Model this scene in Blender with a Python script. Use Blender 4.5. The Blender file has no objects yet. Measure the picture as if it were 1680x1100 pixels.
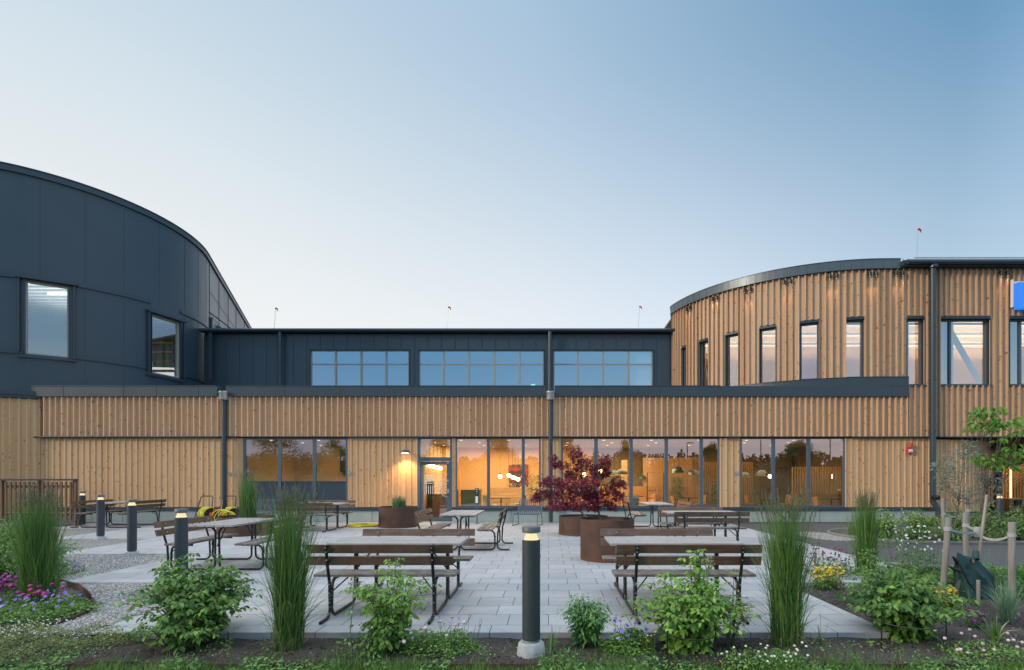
import bpy, bmesh, math, random
import numpy as np
from mathutils import Vector, Matrix

random.seed(7); RNG = np.random.default_rng(11)
sc = bpy.context.scene
COL = sc.collection
R = math.radians

# ------------------------------------------------------------------ camera
CX, CY, FP, EYE = 900.0, 783.0, 885.0, 1.66       # principal point and focal length in pixels of a 1680 px wide picture
cam = bpy.data.cameras.new('camera'); cam_o = bpy.data.objects.new('camera', cam); COL.objects.link(cam_o)
cam.sensor_width = 36; cam.lens = FP/1680*36
cam.shift_x = (840-CX)/1680; cam.shift_y = (CY-550)/1680
cam_o.location = (0, 0, EYE); cam_o.rotation_euler = (R(90), 0, 0)
cam.clip_start = 0.05; cam.clip_end = 3000
sc.camera = cam_o

# ------------------------------------------------------------------ sky and sun
SUN_AZ, SUN_EL = -114.0, 20.0                       # degrees from the view axis (+ to the east side), above the horizon
world = bpy.data.worlds.new('World'); sc.world = world; world.use_nodes = True
nt = world.node_tree; N = nt.nodes; L = nt.links
bg = N['Background']; bg.inputs[1].default_value = 1.0
def mth(op, a, b=None, c=None, clamp=False):
    n = N.new('ShaderNodeMath'); n.operation = op; n.use_clamp = clamp
    for i, v in enumerate((a, b, c)):
        if v is None: continue
        if isinstance(v, (int, float)): n.inputs[i].default_value = v
        else: L.new(v, n.inputs[i])
    return n.outputs[0]
def ramp(fac, stops, interp='EASE'):
    n = N.new('ShaderNodeValToRGB'); n.color_ramp.interpolation = interp
    e = n.color_ramp.elements
    while len(e) > 1: e.remove(e[-1])
    e[0].position = stops[0][0]; e[0].color = (*stops[0][1], 1)
    for p, c in stops[1:]:
        q = e.new(p); q.color = (*c, 1)
    L.new(fac, n.inputs[0]); return n.outputs[0]
def mixc(f, a, b):
    n = N.new('ShaderNodeMix'); n.data_type = 'RGBA'
    if isinstance(f, (int, float)): n.inputs['Factor'].default_value = f
    else: L.new(f, n.inputs['Factor'])
    L.new(a, n.inputs['A']); L.new(b, n.inputs['B']); return n.outputs['Result']
tc = N.new('ShaderNodeTexCoord'); sp = N.new('ShaderNodeSeparateXYZ'); L.new(tc.outputs['Generated'], sp.inputs[0])
elev = mth('MULTIPLY', mth('ARCSINE', sp.outputs[2]), 2/math.pi)               # 0 horizon .. 1 zenith
ga, ge = R(-45), R(9)
dp = N.new('ShaderNodeVectorMath'); dp.operation = 'DOT_PRODUCT'
L.new(tc.outputs['Generated'], dp.inputs[0]); dp.inputs[1].default_value = (math.sin(ga)*math.cos(ge), math.cos(ga)*math.cos(ge), math.sin(ge))
ang = mth('DIVIDE', mth('ARCCOSINE', dp.outputs['Value']), math.pi)             # 0 towards the afterglow .. 1 opposite
low = ramp(ang, [(0.0, (.80,.775,.75)), (.10, (.785,.785,.775)), (.23, (.765,.785,.795)), (.33, (.68,.745,.82)), (.44, (.48,.60,.70)), (.60, (.52,.60,.72)), (.80, (.98,.91,.96)), (1.0, (1.12,.97,.94))], 'LINEAR')
high = ramp(ang, [(.06, (.54,.62,.66)), (.12, (.51,.61,.68)), (.27, (.345,.475,.61)), (.44, (.100,.245,.41)), (.60, (.22,.48,.80)), (1.0, (.60,.82,.98))], 'LINEAR')
def sstep(v, lo, hi):
    n = N.new('ShaderNodeMapRange'); n.interpolation_type = 'SMOOTHSTEP'; L.new(v, n.inputs['Value']); n.inputs['From Min'].default_value = lo; n.inputs['From Max'].default_value = hi
    return n.outputs['Result']
efa, efb, bk = sstep(elev, .06, .46), sstep(elev, .03, .13), sstep(ang, .48, .66)
ef = mth('ADD', mth('MULTIPLY', efa, mth('SUBTRACT', 1.0, bk)), mth('MULTIPLY', efb, bk))
grad = mixc(ef, low, high)
zen = N.new('ShaderNodeRGB'); zen.outputs[0].default_value = (1.75, 1.90, 2.10, 1)
zf = sstep(elev, .50, .66)
grad = mixc(zf, grad, zen.outputs[0])
sky = N.new('ShaderNodeTexSky'); sky.sky_type = 'NISHITA'; sky.sun_disc = False
sky.sun_elevation = R(SUN_EL); sky.sun_rotation = R(SUN_AZ); sky.ozone_density = 3
sc_n = N.new('ShaderNodeVectorMath'); sc_n.operation = 'SCALE'; sc_n.inputs['Scale'].default_value = .005
L.new(sky.outputs[0], sc_n.inputs[0])
add = N.new('ShaderNodeVectorMath'); add.operation = 'ADD'; L.new(grad, add.inputs[0]); L.new(sc_n.outputs[0], add.inputs[1])
L.new(add.outputs[0], bg.inputs[0])

sun = bpy.data.lights.new('sun', 'SUN'); sun.energy = 1.9; sun.angle = R(9); sun.color = (1, .86, .70)
sun_o = bpy.data.objects.new('sun', sun); COL.objects.link(sun_o)
_s = Vector((math.sin(R(SUN_AZ))*math.cos(R(SUN_EL)), math.cos(R(SUN_AZ))*math.cos(R(SUN_EL)), math.sin(R(SUN_EL))))
sun_o.rotation_euler = _s.to_track_quat('Z', 'Y').to_euler(); sun_o.location = (-30, 0, 30)
sc.view_settings.view_transform = 'Standard'; sc.view_settings.look = 'None'
sc.view_settings.exposure = 0.22; sc.view_settings.gamma = 1; sc.view_settings.use_curve_mapping = False
sc.cycles.max_bounces = 8; sc.cycles.transparent_max_bounces = 16; sc.cycles.use_denoising = True
sc.cycles.sample_clamp_indirect = 4

# ------------------------------------------------------------------ materials
def newmat(name):
    m = bpy.data.materials.new(name); m.use_nodes = True
    return m, m.node_tree, m.node_tree.nodes['Principled BSDF']
class NT:
    def __init__(s, t): s.t = t
    def n(s, typ, **kw):
        x = s.t.nodes.new(typ)
        for k, v in kw.items(): setattr(x, k, v)
        return x
    def l(s, a, b): s.t.links.new(a, b)
    def math(s, op, a, b=None, clamp=False):
        x = s.n('ShaderNodeMath', operation=op, use_clamp=clamp)
        for i, v in enumerate((a, b)):
            if v is None: continue
            if isinstance(v, (int, float)): x.inputs[i].default_value = v
            else: s.l(v, x.inputs[i])
        return x.outputs[0]
    def mix(s, f, a, b, blend='MIX'):
        x = s.n('ShaderNodeMix', data_type='RGBA', blend_type=blend)
        for k, v in (('Factor', f), ('A', a), ('B', b)):
            if isinstance(v, (int, float)): x.inputs[k].default_value = v
            elif isinstance(v, tuple): x.inputs[k].default_value = (*v, 1)
            else: s.l(v, x.inputs[k])
        return x.outputs['Result']
    def ramp(s, f, stops, interp='LINEAR'):
        x = s.n('ShaderNodeValToRGB'); x.color_ramp.interpolation = interp; e = x.color_ramp.elements
        while len(e) > 1: e.remove(e[-1])
        e[0].position = stops[0][0]; e[0].color = (*stops[0][1], 1)
        for p, c in stops[1:]: e.new(p).color = (*c, 1)
        s.l(f, x.inputs[0]); return x.outputs[0]
    def noise(s, vec, scale, detail=3, rough=.5, dist=0):
        x = s.n('ShaderNodeTexNoise'); x.inputs['Scale'].default_value = scale; x.inputs['Detail'].default_value = detail
        x.inputs['Roughness'].default_value = rough; x.inputs['Distortion'].default_value = dist
        if vec is not None: s.l(vec, x.inputs['Vector'])
        return x.outputs['Fac']
    def scalev(s, vec, v):
        x = s.n('ShaderNodeVectorMath', operation='MULTIPLY'); s.l(vec, x.inputs[0]); x.inputs[1].default_value = v; return x.outputs[0]
    def bump(s, h, strength, dist=.01):
        x = s.n('ShaderNodeBump'); x.inputs['Strength'].default_value = strength; x.inputs['Distance'].default_value = dist
        s.l(h, x.inputs['Height']); return x.outputs[0]
def g3(v): return (v, v, v)

def m_plain(name, col, rough=.5, metal=0., var=.12, scale=6., spec=.5, bump=0.):
    m, t, b = newmat(name); q = NT(t)
    co = q.n('ShaderNodeTexCoord').outputs['Object']
    n = q.noise(co, scale, 4, .6)
    c = q.ramp(n, [(.25, tuple(x*(1-var) for x in col)), (.75, tuple(min(1, x*(1+var)) for x in col))])
    q.l(c, b.inputs['Base Color'])
    r = q.ramp(n, [(.2, g3(max(0, rough-.06))), (.8, g3(min(1, rough+.06)))]); q.l(r, b.inputs['Roughness'])
    b.inputs['Metallic'].default_value = metal; b.inputs['Specular IOR Level'].default_value = spec
    if bump: q.l(q.bump(q.noise(co, scale*12, 3), bump), b.inputs['Normal'])
    return m
def m_emit(name, col, strength):
    m, t, b = newmat(name); b.inputs['Base Color'].default_value = (.04, .04, .04, 1)
    b.inputs['Emission Color'].default_value = (*col, 1); b.inputs['Emission Strength'].default_value = strength
    return m

def m_clad(name, c_lo, c_hi, per, rw, warm):
    """Pine boards with UV = (metres along the wall, height)."""
    m, t, b = newmat(name); q = NT(t)
    uv = q.n('ShaderNodeUVMap').outputs[0]
    sx = q.n('ShaderNodeSeparateXYZ'); q.l(uv, sx.inputs[0])
    u, v = sx.outputs[0], sx.outputs[1]
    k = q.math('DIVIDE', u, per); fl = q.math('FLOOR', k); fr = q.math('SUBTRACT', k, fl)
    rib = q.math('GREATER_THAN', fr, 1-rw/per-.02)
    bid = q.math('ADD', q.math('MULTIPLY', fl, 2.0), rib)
    wn = q.n('ShaderNodeTexWhiteNoise', noise_dimensions='1D'); q.l(bid, wn.inputs['W'])
    cb = q.n('ShaderNodeCombineXYZ'); q.l(u, cb.inputs[0]); q.l(v, cb.inputs[1]); q.l(q.math('MULTIPLY', wn.outputs['Value'], 37.0), cb.inputs[2])
    grain = q.noise(q.scalev(cb.outputs[0], (70, 1.6, 1)), 1.0, 4, .6, .4)
    blotch = q.noise(q.scalev(cb.outputs[0], (5, .8, 1)), 1.0, 3, .6)
    c = q.mix(wn.outputs['Value'], c_lo, c_hi)
    c = q.mix(q.math('MULTIPLY', rib, .6), c, (.86, .67, .47))  # ribs paler: planed fronts, plus the light they catch painted into the colour
    c = q.mix(q.math('MULTIPLY', grain, .55), c, tuple(x*.62 for x in warm))
    c = q.mix(q.math('MULTIPLY', blotch, .45), c, warm)
    # knots
    def knots(su, sv, z, lo, hi):
        cc = q.n('ShaderNodeCombineXYZ'); q.l(q.math('MULTIPLY', u, su), cc.inputs[0]); q.l(q.math('MULTIPLY', v, sv), cc.inputs[1])
        q.l(q.math('ADD', q.math('MULTIPLY', bid, 3.17), z), cc.inputs[2])
        vo = q.n('ShaderNodeTexVoronoi'); q.l(cc.outputs[0], vo.inputs['Vector']); vo.inputs['Scale'].default_value = 1
        return q.ramp(vo.outputs['Distance'], [(lo, g3(1)), (hi, g3(0))])
    kn = q.math('MAXIMUM', knots(9, 4.4, 0, .13, .20), knots(20, 8.5, 5, .10, .16))
    wn2 = q.n('ShaderNodeTexWhiteNoise', noise_dimensions='1D'); q.l(q.math('ADD', bid, 91.7), wn2.inputs['W'])
    c = q.mix(q.math('MULTIPLY', wn2.outputs['Value'], .35), c, (.50, .27, .13))
    c = q.mix(q.math('MULTIPLY', kn, q.math('ADD', q.math('MULTIPLY', wn2.outputs['Value'], .6), .3)), c, (.085, .036, .016))
    # streaks of weather down the boards
    st = q.noise(q.scalev(cb.outputs[0], (14, .35, 1)), 1.0, 3, .5)
    c = q.mix(q.ramp(st, [(.5, g3(0)), (.8, g3(.35))]), c, (.30, .20, .13))
    q.l(c, b.inputs['Base Color']); b.inputs['Roughness'].default_value = .75; b.inputs['Specular IOR Level'].default_value = .25
    q.l(q.bump(grain, .35, .004), b.inputs['Normal'])
    return m

def m_wood(name, c_lo, c_hi, axis=0, rough=.6, wear=0.):
    m, t, b = newmat(name); q = NT(t)
    co = q.n('ShaderNodeTexCoord').outputs['Object']
    s = [42, 42, 42]; s[axis] = 2.0
    oi = q.n('ShaderNodeObjectInfo').outputs['Random']
    ad = q.n('ShaderNodeVectorMath', operation='ADD'); q.l(co, ad.inputs[0]); q.l(oi, ad.inputs[1])
    gr = q.noise(q.scalev(ad.outputs[0], tuple(s)), 1.0, 5, .65, .6)
    bl = q.noise(ad.outputs[0], 3.0, 3)
    c = q.ramp(gr, [(.3, c_lo), (.7, c_hi)])
    c = q.mix(q.math('MULTIPLY', bl, .5), c, tuple(.5*(a+b2)*.7 for a, b2 in zip(c_lo, c_hi)))
    vo = q.n('ShaderNodeTexVoronoi'); s2 = [9, 9, 9]; s2[axis] = 3; q.l(q.scalev(ad.outputs[0], tuple(s2)), vo.inputs['Vector']); vo.inputs['Scale'].default_value = 1
    c = q.mix(q.ramp(vo.outputs['Distance'], [(.06, g3(.8)), (.12, g3(0))]), c, (.03, .018, .012))
    if wear:
        w = q.noise(q.scalev(ad.outputs[0], (6, 6, 6)), 1.0, 5, .7)
        c = q.mix(q.ramp(w, [(.45, g3(0)), (.7, g3(wear))]), c, (.42, .40, .37))
    q.l(c, b.inputs['Base Color']); b.inputs['Roughness'].default_value = rough
    q.l(q.bump(gr, .4, .003), b.inputs['Normal'])
    return m

def m_corten(name):
    m, t, b = newmat(name); q = NT(t)
    co = q.n('ShaderNodeTexCoord').outputs['Object']
    n1 = q.noise(co, 2.2, 6, .7, .5); n2 = q.noise(q.scalev(co, (9, 9, 1.2)), 1.0, 5, .65); n3 = q.noise(co, 60, 3, .7)
    c = q.ramp(n1, [(.3, (.050, .027, .019)), (.5, (.095, .047, .031)), (.72, (.145, .068, .042))])
    c = q.mix(q.math('MULTIPLY', n2, .6), c, (.075, .045, .035))
    c = q.mix(q.ramp(n3, [(.55, g3(0)), (.8, g3(.4))]), c, (.17, .075, .038))
    sz = q.n('ShaderNodeSeparateXYZ'); q.l(co, sz.inputs[0])
    c = q.mix(q.ramp(sz.outputs[2], [(.0, g3(.5)), (.12, g3(0))]), c, (.16, .06, .026))   # orange run-off band near the foot
    q.l(c, b.inputs['Base Color']); b.inputs['Roughness'].default_value = .75; b.inputs['Specular IOR Level'].default_value = .3
    q.l(q.bump(n3, .25, .004), b.inputs['Normal']); return m

def m_glass(name, ior, tint=(1, 1, 1), wobble=0.0, base=0.0):
    m, t, b = newmat(name); q = NT(t); t.nodes.remove(b)
    out = [x for x in t.nodes if x.type == 'OUTPUT_MATERIAL'][0]
    ge_ = q.n('ShaderNodeNewGeometry'); dt = q.n('ShaderNodeVectorMath', operation='DOT_PRODUCT')
    q.l(ge_.outputs['Normal'], dt.inputs[0]); q.l(ge_.outputs['Incoming'], dt.inputs[1])
    f0 = ((ior-1)/(ior+1))**2+base
    sch = q.math('POWER', q.math('SUBTRACT', 1.0, q.math('ABSOLUTE', dt.outputs['Value']), clamp=True), 5.0)
    f = q.math('ADD', q.math('MULTIPLY', sch, 1-f0), f0)
    f = q.math('MULTIPLY', f, q.math('SUBTRACT', 1.0, ge_.outputs['Backfacing']))
    gl = q.n('ShaderNodeBsdfGlossy'); gl.inputs['Roughness'].default_value = 0.0; gl.inputs['Color'].default_value = (*tint, 1)
    tr = q.n('ShaderNodeBsdfTransparent'); tr.inputs[0].default_value = (.93, .95, .94, 1)
    if wobble:
        co = q.n('ShaderNodeTexCoord').outputs['Object']
        bp = q.bump(q.noise(co, 1.6, 2, .4), wobble, .01); q.l(bp, gl.inputs['Normal'])
    mx = q.n('ShaderNodeMixShader'); q.l(f, mx.inputs[0]); q.l(tr.outputs[0], mx.inputs[1]); q.l(gl.outputs[0], mx.inputs[2])
    q.l(mx.outputs[0], out.inputs['Surface']); return m

def m_leaf(name, stops, trans=.3, rough=.5):
    g = 2.05 if ('leaf' in name or 'blade' in name or 'cover' in name) and 'forest' not in name and 'dry' not in name and 'silver' not in name else 1.0
    stops = [(p, tuple(min(.9, v*g) for v in c)) for p, c in stops]
    m, t, b = newmat(name); q = NT(t)
    out = [x for x in t.nodes if x.type == 'OUTPUT_MATERIAL'][0]
    at = q.n('ShaderNodeAttribute', attribute_name='tint')
    c = q.ramp(at.outputs['Fac'], stops)
    q.l(c, b.inputs['Base Color']); b.inputs['Roughness'].default_value = rough; b.inputs['Specular IOR Level'].default_value = .35
    tr = q.n('ShaderNodeBsdfTranslucent'); q.l(c, tr.inputs[0])
    mx = q.n('ShaderNodeMixShader'); mx.inputs[0].default_value = trans
    q.l(b.outputs[0], mx.inputs[1]); q.l(tr.outputs[0], mx.inputs[2]); q.l(mx.outputs[0], out.inputs['Surface'])
    return m

def m_paving():
    m, t, b = newmat('paving_stone'); q = NT(t)
    co = q.n('ShaderNodeTexCoord').outputs['Object']
    br = q.n('ShaderNodeTexBrick'); br.offset = .36; br.offset_frequency = 2; br.squash = 1
    q.l(co, br.inputs['Vector'])
    br.inputs['Color1'].default_value = (.0, .0, .0, 1); br.inputs['Color2'].default_value = (1, 1, 1, 1); br.inputs['Mortar'].default_value = (.5, .5, .5, 1)
    br.inputs['Scale'].default_value = 1; br.inputs['Mortar Size'].default_value = .0045; br.inputs['Mortar Smooth'].default_value = .2
    br.inputs['Brick Width'].default_value = .465; br.inputs['Row Height'].default_value = .465; br.inputs['Bias'].default_value = 0
    n1 = q.noise(co, 1.1, 5, .65); n2 = q.noise(co, 140, 3, .7); n3 = q.noise(co, 7, 4, .6)
    c = q.mix(br.outputs['Color'], (.40, .405, .41), (.50, .505, .51))
    c = q.mix(q.math('MULTIPLY', n1, .6), c, (.34, .345, .35))
    c = q.mix(q.ramp(n3, [(.58, g3(0)), (.8, g3(.45))]), c, (.20, .205, .20))
    c = q.mix(q.ramp(n2, [(.3, g3(.28)), (.7, g3(0))]), c, (.12, .12, .12))
    sp2 = q.noise(co, 38, 1, .5)
    c = q.mix(q.ramp(sp2, [(.76, g3(0)), (.80, g3(.7))]), c, (.10, .09, .07))
    st = q.noise(co, 2.3, 6, .75, .8)
    c = q.mix(q.ramp(st, [(.55, g3(0)), (.66, g3(.28))]), c, (.20, .195, .18))
    c = q.mix(br.outputs['Fac'], c, (.045, .045, .045))
    q.l(c, b.inputs['Base Color']); b.inputs['Roughness'].default_value = .7; b.inputs['Specular IOR Level'].default_value = .4
    h = q.math('SUBTRACT', q.math('ADD', q.math('MULTIPLY', n2, .12), q.math('MULTIPLY', br.outputs['Color'], .25)), br.outputs['Fac'])
    q.l(q.bump(h, .55, .006), b.inputs['Normal']); return m

def m_gravel(name, cols, scale=55):
    m, t, b = newmat(name); q = NT(t)
    co = q.n('ShaderNodeTexCoord').outputs['Object']
    vo = q.n('ShaderNodeTexVoronoi'); vo.inputs['Scale'].default_value = scale; q.l(co, vo.inputs['Vector'])
    sp_ = q.n('ShaderNodeSeparateColor'); q.l(vo.outputs['Color'], sp_.inputs[0])
    c = q.ramp(sp_.outputs[0], cols)
    c = q.mix(q.ramp(vo.outputs['Distance'], [(.35, g3(0)), (.75, g3(.8))]), c, (.05, .048, .045))
    c = q.mix(q.math('MULTIPLY', q.noise(co, 1.4, 4), .35), c, (.16, .155, .145))
    q.l(c, b.inputs['Base Color']); b.inputs['Roughness'].default_value = .85
    q.l(q.bump(vo.outputs['Distance'], -.9, .02), b.inputs['Normal']); return m

def m_soil(name, a, c_, scale=9):
    m, t, b = newmat(name); q = NT(t)
    co = q.n('ShaderNodeTexCoord').outputs['Object']
    n1 = q.noise(co, scale, 8, .75); n2 = q.noise(co, .9, 3); n3 = q.noise(co, 90, 4, .8)
    col = q.ramp(n1, [(.3, a), (.7, c_)])
    col = q.mix(q.ramp(n2, [(.4, g3(0)), (.65, g3(.6))]), col, tuple(min(1, x*1.5) for x in c_))
    col = q.mix(q.ramp(n3, [(.62, g3(0)), (.72, g3(.5))]), col, (.20, .18, .15))
    q.l(col, b.inputs['Base Color']); b.inputs['Roughness'].default_value = .95; b.inputs['Specular IOR Level'].default_value = .2
    q.l(q.bump(q.math('ADD', n1, q.math('MULTIPLY', n3, .5)), .9, .04), b.inputs['Normal']); return m

def m_asphalt():
    m, t, b = newmat('asphalt'); q = NT(t)
    co = q.n('ShaderNodeTexCoord').outputs['Object']
    n1 = q.noise(co, 200, 3, .8); n2 = q.noise(co, .7, 4)
    c = q.ramp(n1, [(.35, (.035, .036, .040)), (.65, (.085, .086, .09))])
    c = q.mix(q.math('MULTIPLY', n2, .5), c, (.075, .075, .078))
    q.l(c, b.inputs['Base Color']); b.inputs['Roughness'].default_value = .8
    q.l(q.bump(n1, .5, .006), b.inputs['Normal']); return m

def m_poster():
    m, t, b = newmat('poster_print'); q = NT(t)
    co = q.n('ShaderNodeTexCoord').outputs['Object']
    n = q.noise(co, 2.6, 4, .6, 1.2)
    c = q.ramp(n, [(.40, (.42, .26, .18)), (.44, (.03, .02, .02)), (.53, (.05, .03, .03)), (.55, (.42, .03, .02)), (.61, (.45, .05, .03)), (.64, (.03, .02, .02)), (.70, (.45, .30, .20))])
    q.l(c, b.inputs['Base Color']); b.inputs['Roughness'].default_value = .5; return m

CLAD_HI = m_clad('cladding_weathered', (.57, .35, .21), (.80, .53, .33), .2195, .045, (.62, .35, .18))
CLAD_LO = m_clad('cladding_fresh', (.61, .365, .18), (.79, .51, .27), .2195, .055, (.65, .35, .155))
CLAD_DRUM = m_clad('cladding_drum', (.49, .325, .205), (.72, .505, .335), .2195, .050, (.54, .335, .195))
METAL = m_plain('slate_blue_metal', (.030, .050, .068), .42, .0, .10, 1.2)
METAL_PANEL = m_plain('facade_sheet', (.036, .058, .078), .38, .0, .12, .5)
def buckle(m, st=.25):
    q = NT(m.node_tree); b = m.node_tree.nodes['Principled BSDF']; co = q.n('ShaderNodeTexCoord').outputs['Object']
    q.l(q.bump(q.noise(q.scalev(co, (1, 1, .45)), 1.5, 2, .4), st, .05), b.inputs['Normal'])
buckle(METAL_PANEL)
METAL_TRIM = m_plain('trim_sheet', (.033, .052, .067), .40, .0, .12, 1.0)
METAL_LIGHT = m_plain('fascia_sheet', (.085, .11, .125), .38, .2, .12, 1.0)
FRAME = m_plain('frame_paint', (.075, .105, .135), .45, 0, .06, 2)
FRAME_PALE = m_plain('pale_frame', (.33, .32, .27), .5, 0, .05, 3)
GALV = m_plain('galvanised', (.50, .52, .53), .38, .8, .2, 14)
PLINTH = m_plain('plinth_concrete', (.36, .40, .365), .85, 0, .10, 2.2, .3, .1)
DARKSTEEL = m_plain('black_tube', (.010, .011, .013), .38, 0, .2, 20)
BOLT = m_plain('bolt_zinc', (.62, .62, .62), .35, .8, .1, 30)
BOLLARD = m_plain('bollard_paint', (.040, .050, .056), .48, 0, .1, 8)
BOLLCAP = m_plain('bollard_cap', (.11, .12, .125), .5, 0, .1, 8)
CONC = m_plain('cast_concrete', (.36, .37, .36), .9, 0, .18, 14, .3, .3)
CORTEN = m_corten('corten')
PLANK = m_wood('brown_plank', (.062, .032, .018), (.180, .100, .058), 0, .55, .14)
PLANK_TOP = m_wood('grey_plank', (.24, .225, .21), (.44, .425, .41), 0, .50, .7)
PLANK_SEAT = m_wood('seat_plank', (.085, .062, .050), (.21, .18, .155), 0, .48, .5)
STAKE = m_wood('stake_wood', (.17, .15, .125), (.34, .31, .27), 2, .8)
BAMBOO = m_wood('cane_wood', (.27, .22, .15), (.42, .36, .27), 2, .6)
RAILWOOD = m_wood('rail_wood', (.13, .068, .040), (.25, .14, .085), 2, .7)
GLASS_LOW = m_glass('window_glass', 1.75, (1, .96, .98), .012, .17)
GLASS_UP = m_glass('coated_glass', 1.8, (.66, .82, .90), .01, .42)
GLASS_DRUM = m_glass('drum_glass', 1.75, (.85, .95, 1.0), .012, .26)
GLASS_WEST = m_glass('west_glass', 1.75, (.85, .95, 1.0), .012, .20)
PAVE = m_paving()
GRAVEL = m_gravel('grey_gravel', [(.0, (.12, .12, .12)), (.4, (.26, .255, .24)), (.7, (.40, .385, .355)), (1, (.55, .53, .50))], 48)
PEBBLE = m_gravel('pale_gravel', [(.0, (.22, .21, .19)), (.5, (.38, .36, .33)), (1, (.6, .58, .54))], 30)
SOIL = m_soil('dark_soil', (.030, .026, .023), (.095, .082, .072), 14)
SOIL2 = m_soil('pale_soil', (.055, .048, .040), (.13, .115, .095), 10)
LAWN = m_soil('lawn_turf', (.020, .035, .010), (.045, .07, .02), 12)
FIELD = m_soil('field_grass', (.030, .048, .016), (.055, .08, .028), 1.2)
ASPH = m_asphalt()
RUBBER = m_plain('yellow_hose', (.62, .52, .03), .4, 0, .1, 8)
ORANGE = m_plain('orange_plastic', (.75, .16, .02), .4)
BLACKP = m_plain('black_plastic', (.012, .012, .013), .4)
BAGMAT = m_plain('green_bag', (.012, .045, .042), .55, 0, .35, 5, .4, .4)
STRAP = m_plain('webbing', (.38, .37, .37), .8, 0, .15, 40)
BARK = m_wood('bark', (.07, .055, .045), (.17, .14, .12), 2, .85)
BARK_PALE = m_wood('pale_bark', (.24, .22, .19), (.42, .39, .34), 2, .85)
BARK_RED = m_wood('red_bark', (.06, .035, .03), (.13, .085, .07), 2, .8)
PLASTER = m_plain('ochre_plaster', (.60, .36, .165), .85, 0, .05, .6)
PLASTER2 = m_plain('sand_plaster', (.58, .40, .22), .85, 0, .05, .6)
CEIL = m_plain('ceiling_board', (.36, .31, .26), .8, 0, .04, 1)
FLOORIN = m_wood('room_floor', (.16, .085, .04), (.28, .16, .08), 0, .35)
SLATIN = m_wood('warm_slat', (.42, .22, .08), (.58, .33, .13), 2, .55)
DARKIN = m_plain('dark_interior', (.025, .022, .02), .7)
BLACKSOFT = m_plain('soffit_black', (.012, .012, .013), .7)
GREENP = m_plain('green_enamel', (.035, .055, .025), .35)
OAK = m_wood('oak', (.34, .20, .09), (.50, .32, .16), 0, .5)
CURT = m_plain('curtain_cloth', (.62, .64, .66), .9, 0, .06, 3)
WHITEPAINT = m_plain('white_paint', (.75, .75, .74), .5, 0, .04, 3)
RED = m_plain('red_plastic', (.55, .02, .02), .35)
REDFLAG = m_plain('red_flag', (.55, .02, .02), .6)
GLOBE = m_emit('globe_glow', (1, .72, .38), 14)
DOWNL = m_emit('downlight_glow', (1, .85, .6), 1.6)
STRIPL = m_emit('strip_glow', (1, .66, .36), 1.3)
STRIPW = m_emit('strip_white', (1, .88, .68), 4.0)
BOLLGLOW = m_emit('bollard_lens', (1, .74, .38), .95)
SPOTGLOW = m_emit('spot_lens', (1, .70, .42), .8)
SIGNBLUE = m_emit('sign_blue', (.005, .20, .85), .9)
EXITG = m_emit('exit_green', (.25, 1, .45), 1.3)

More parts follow.
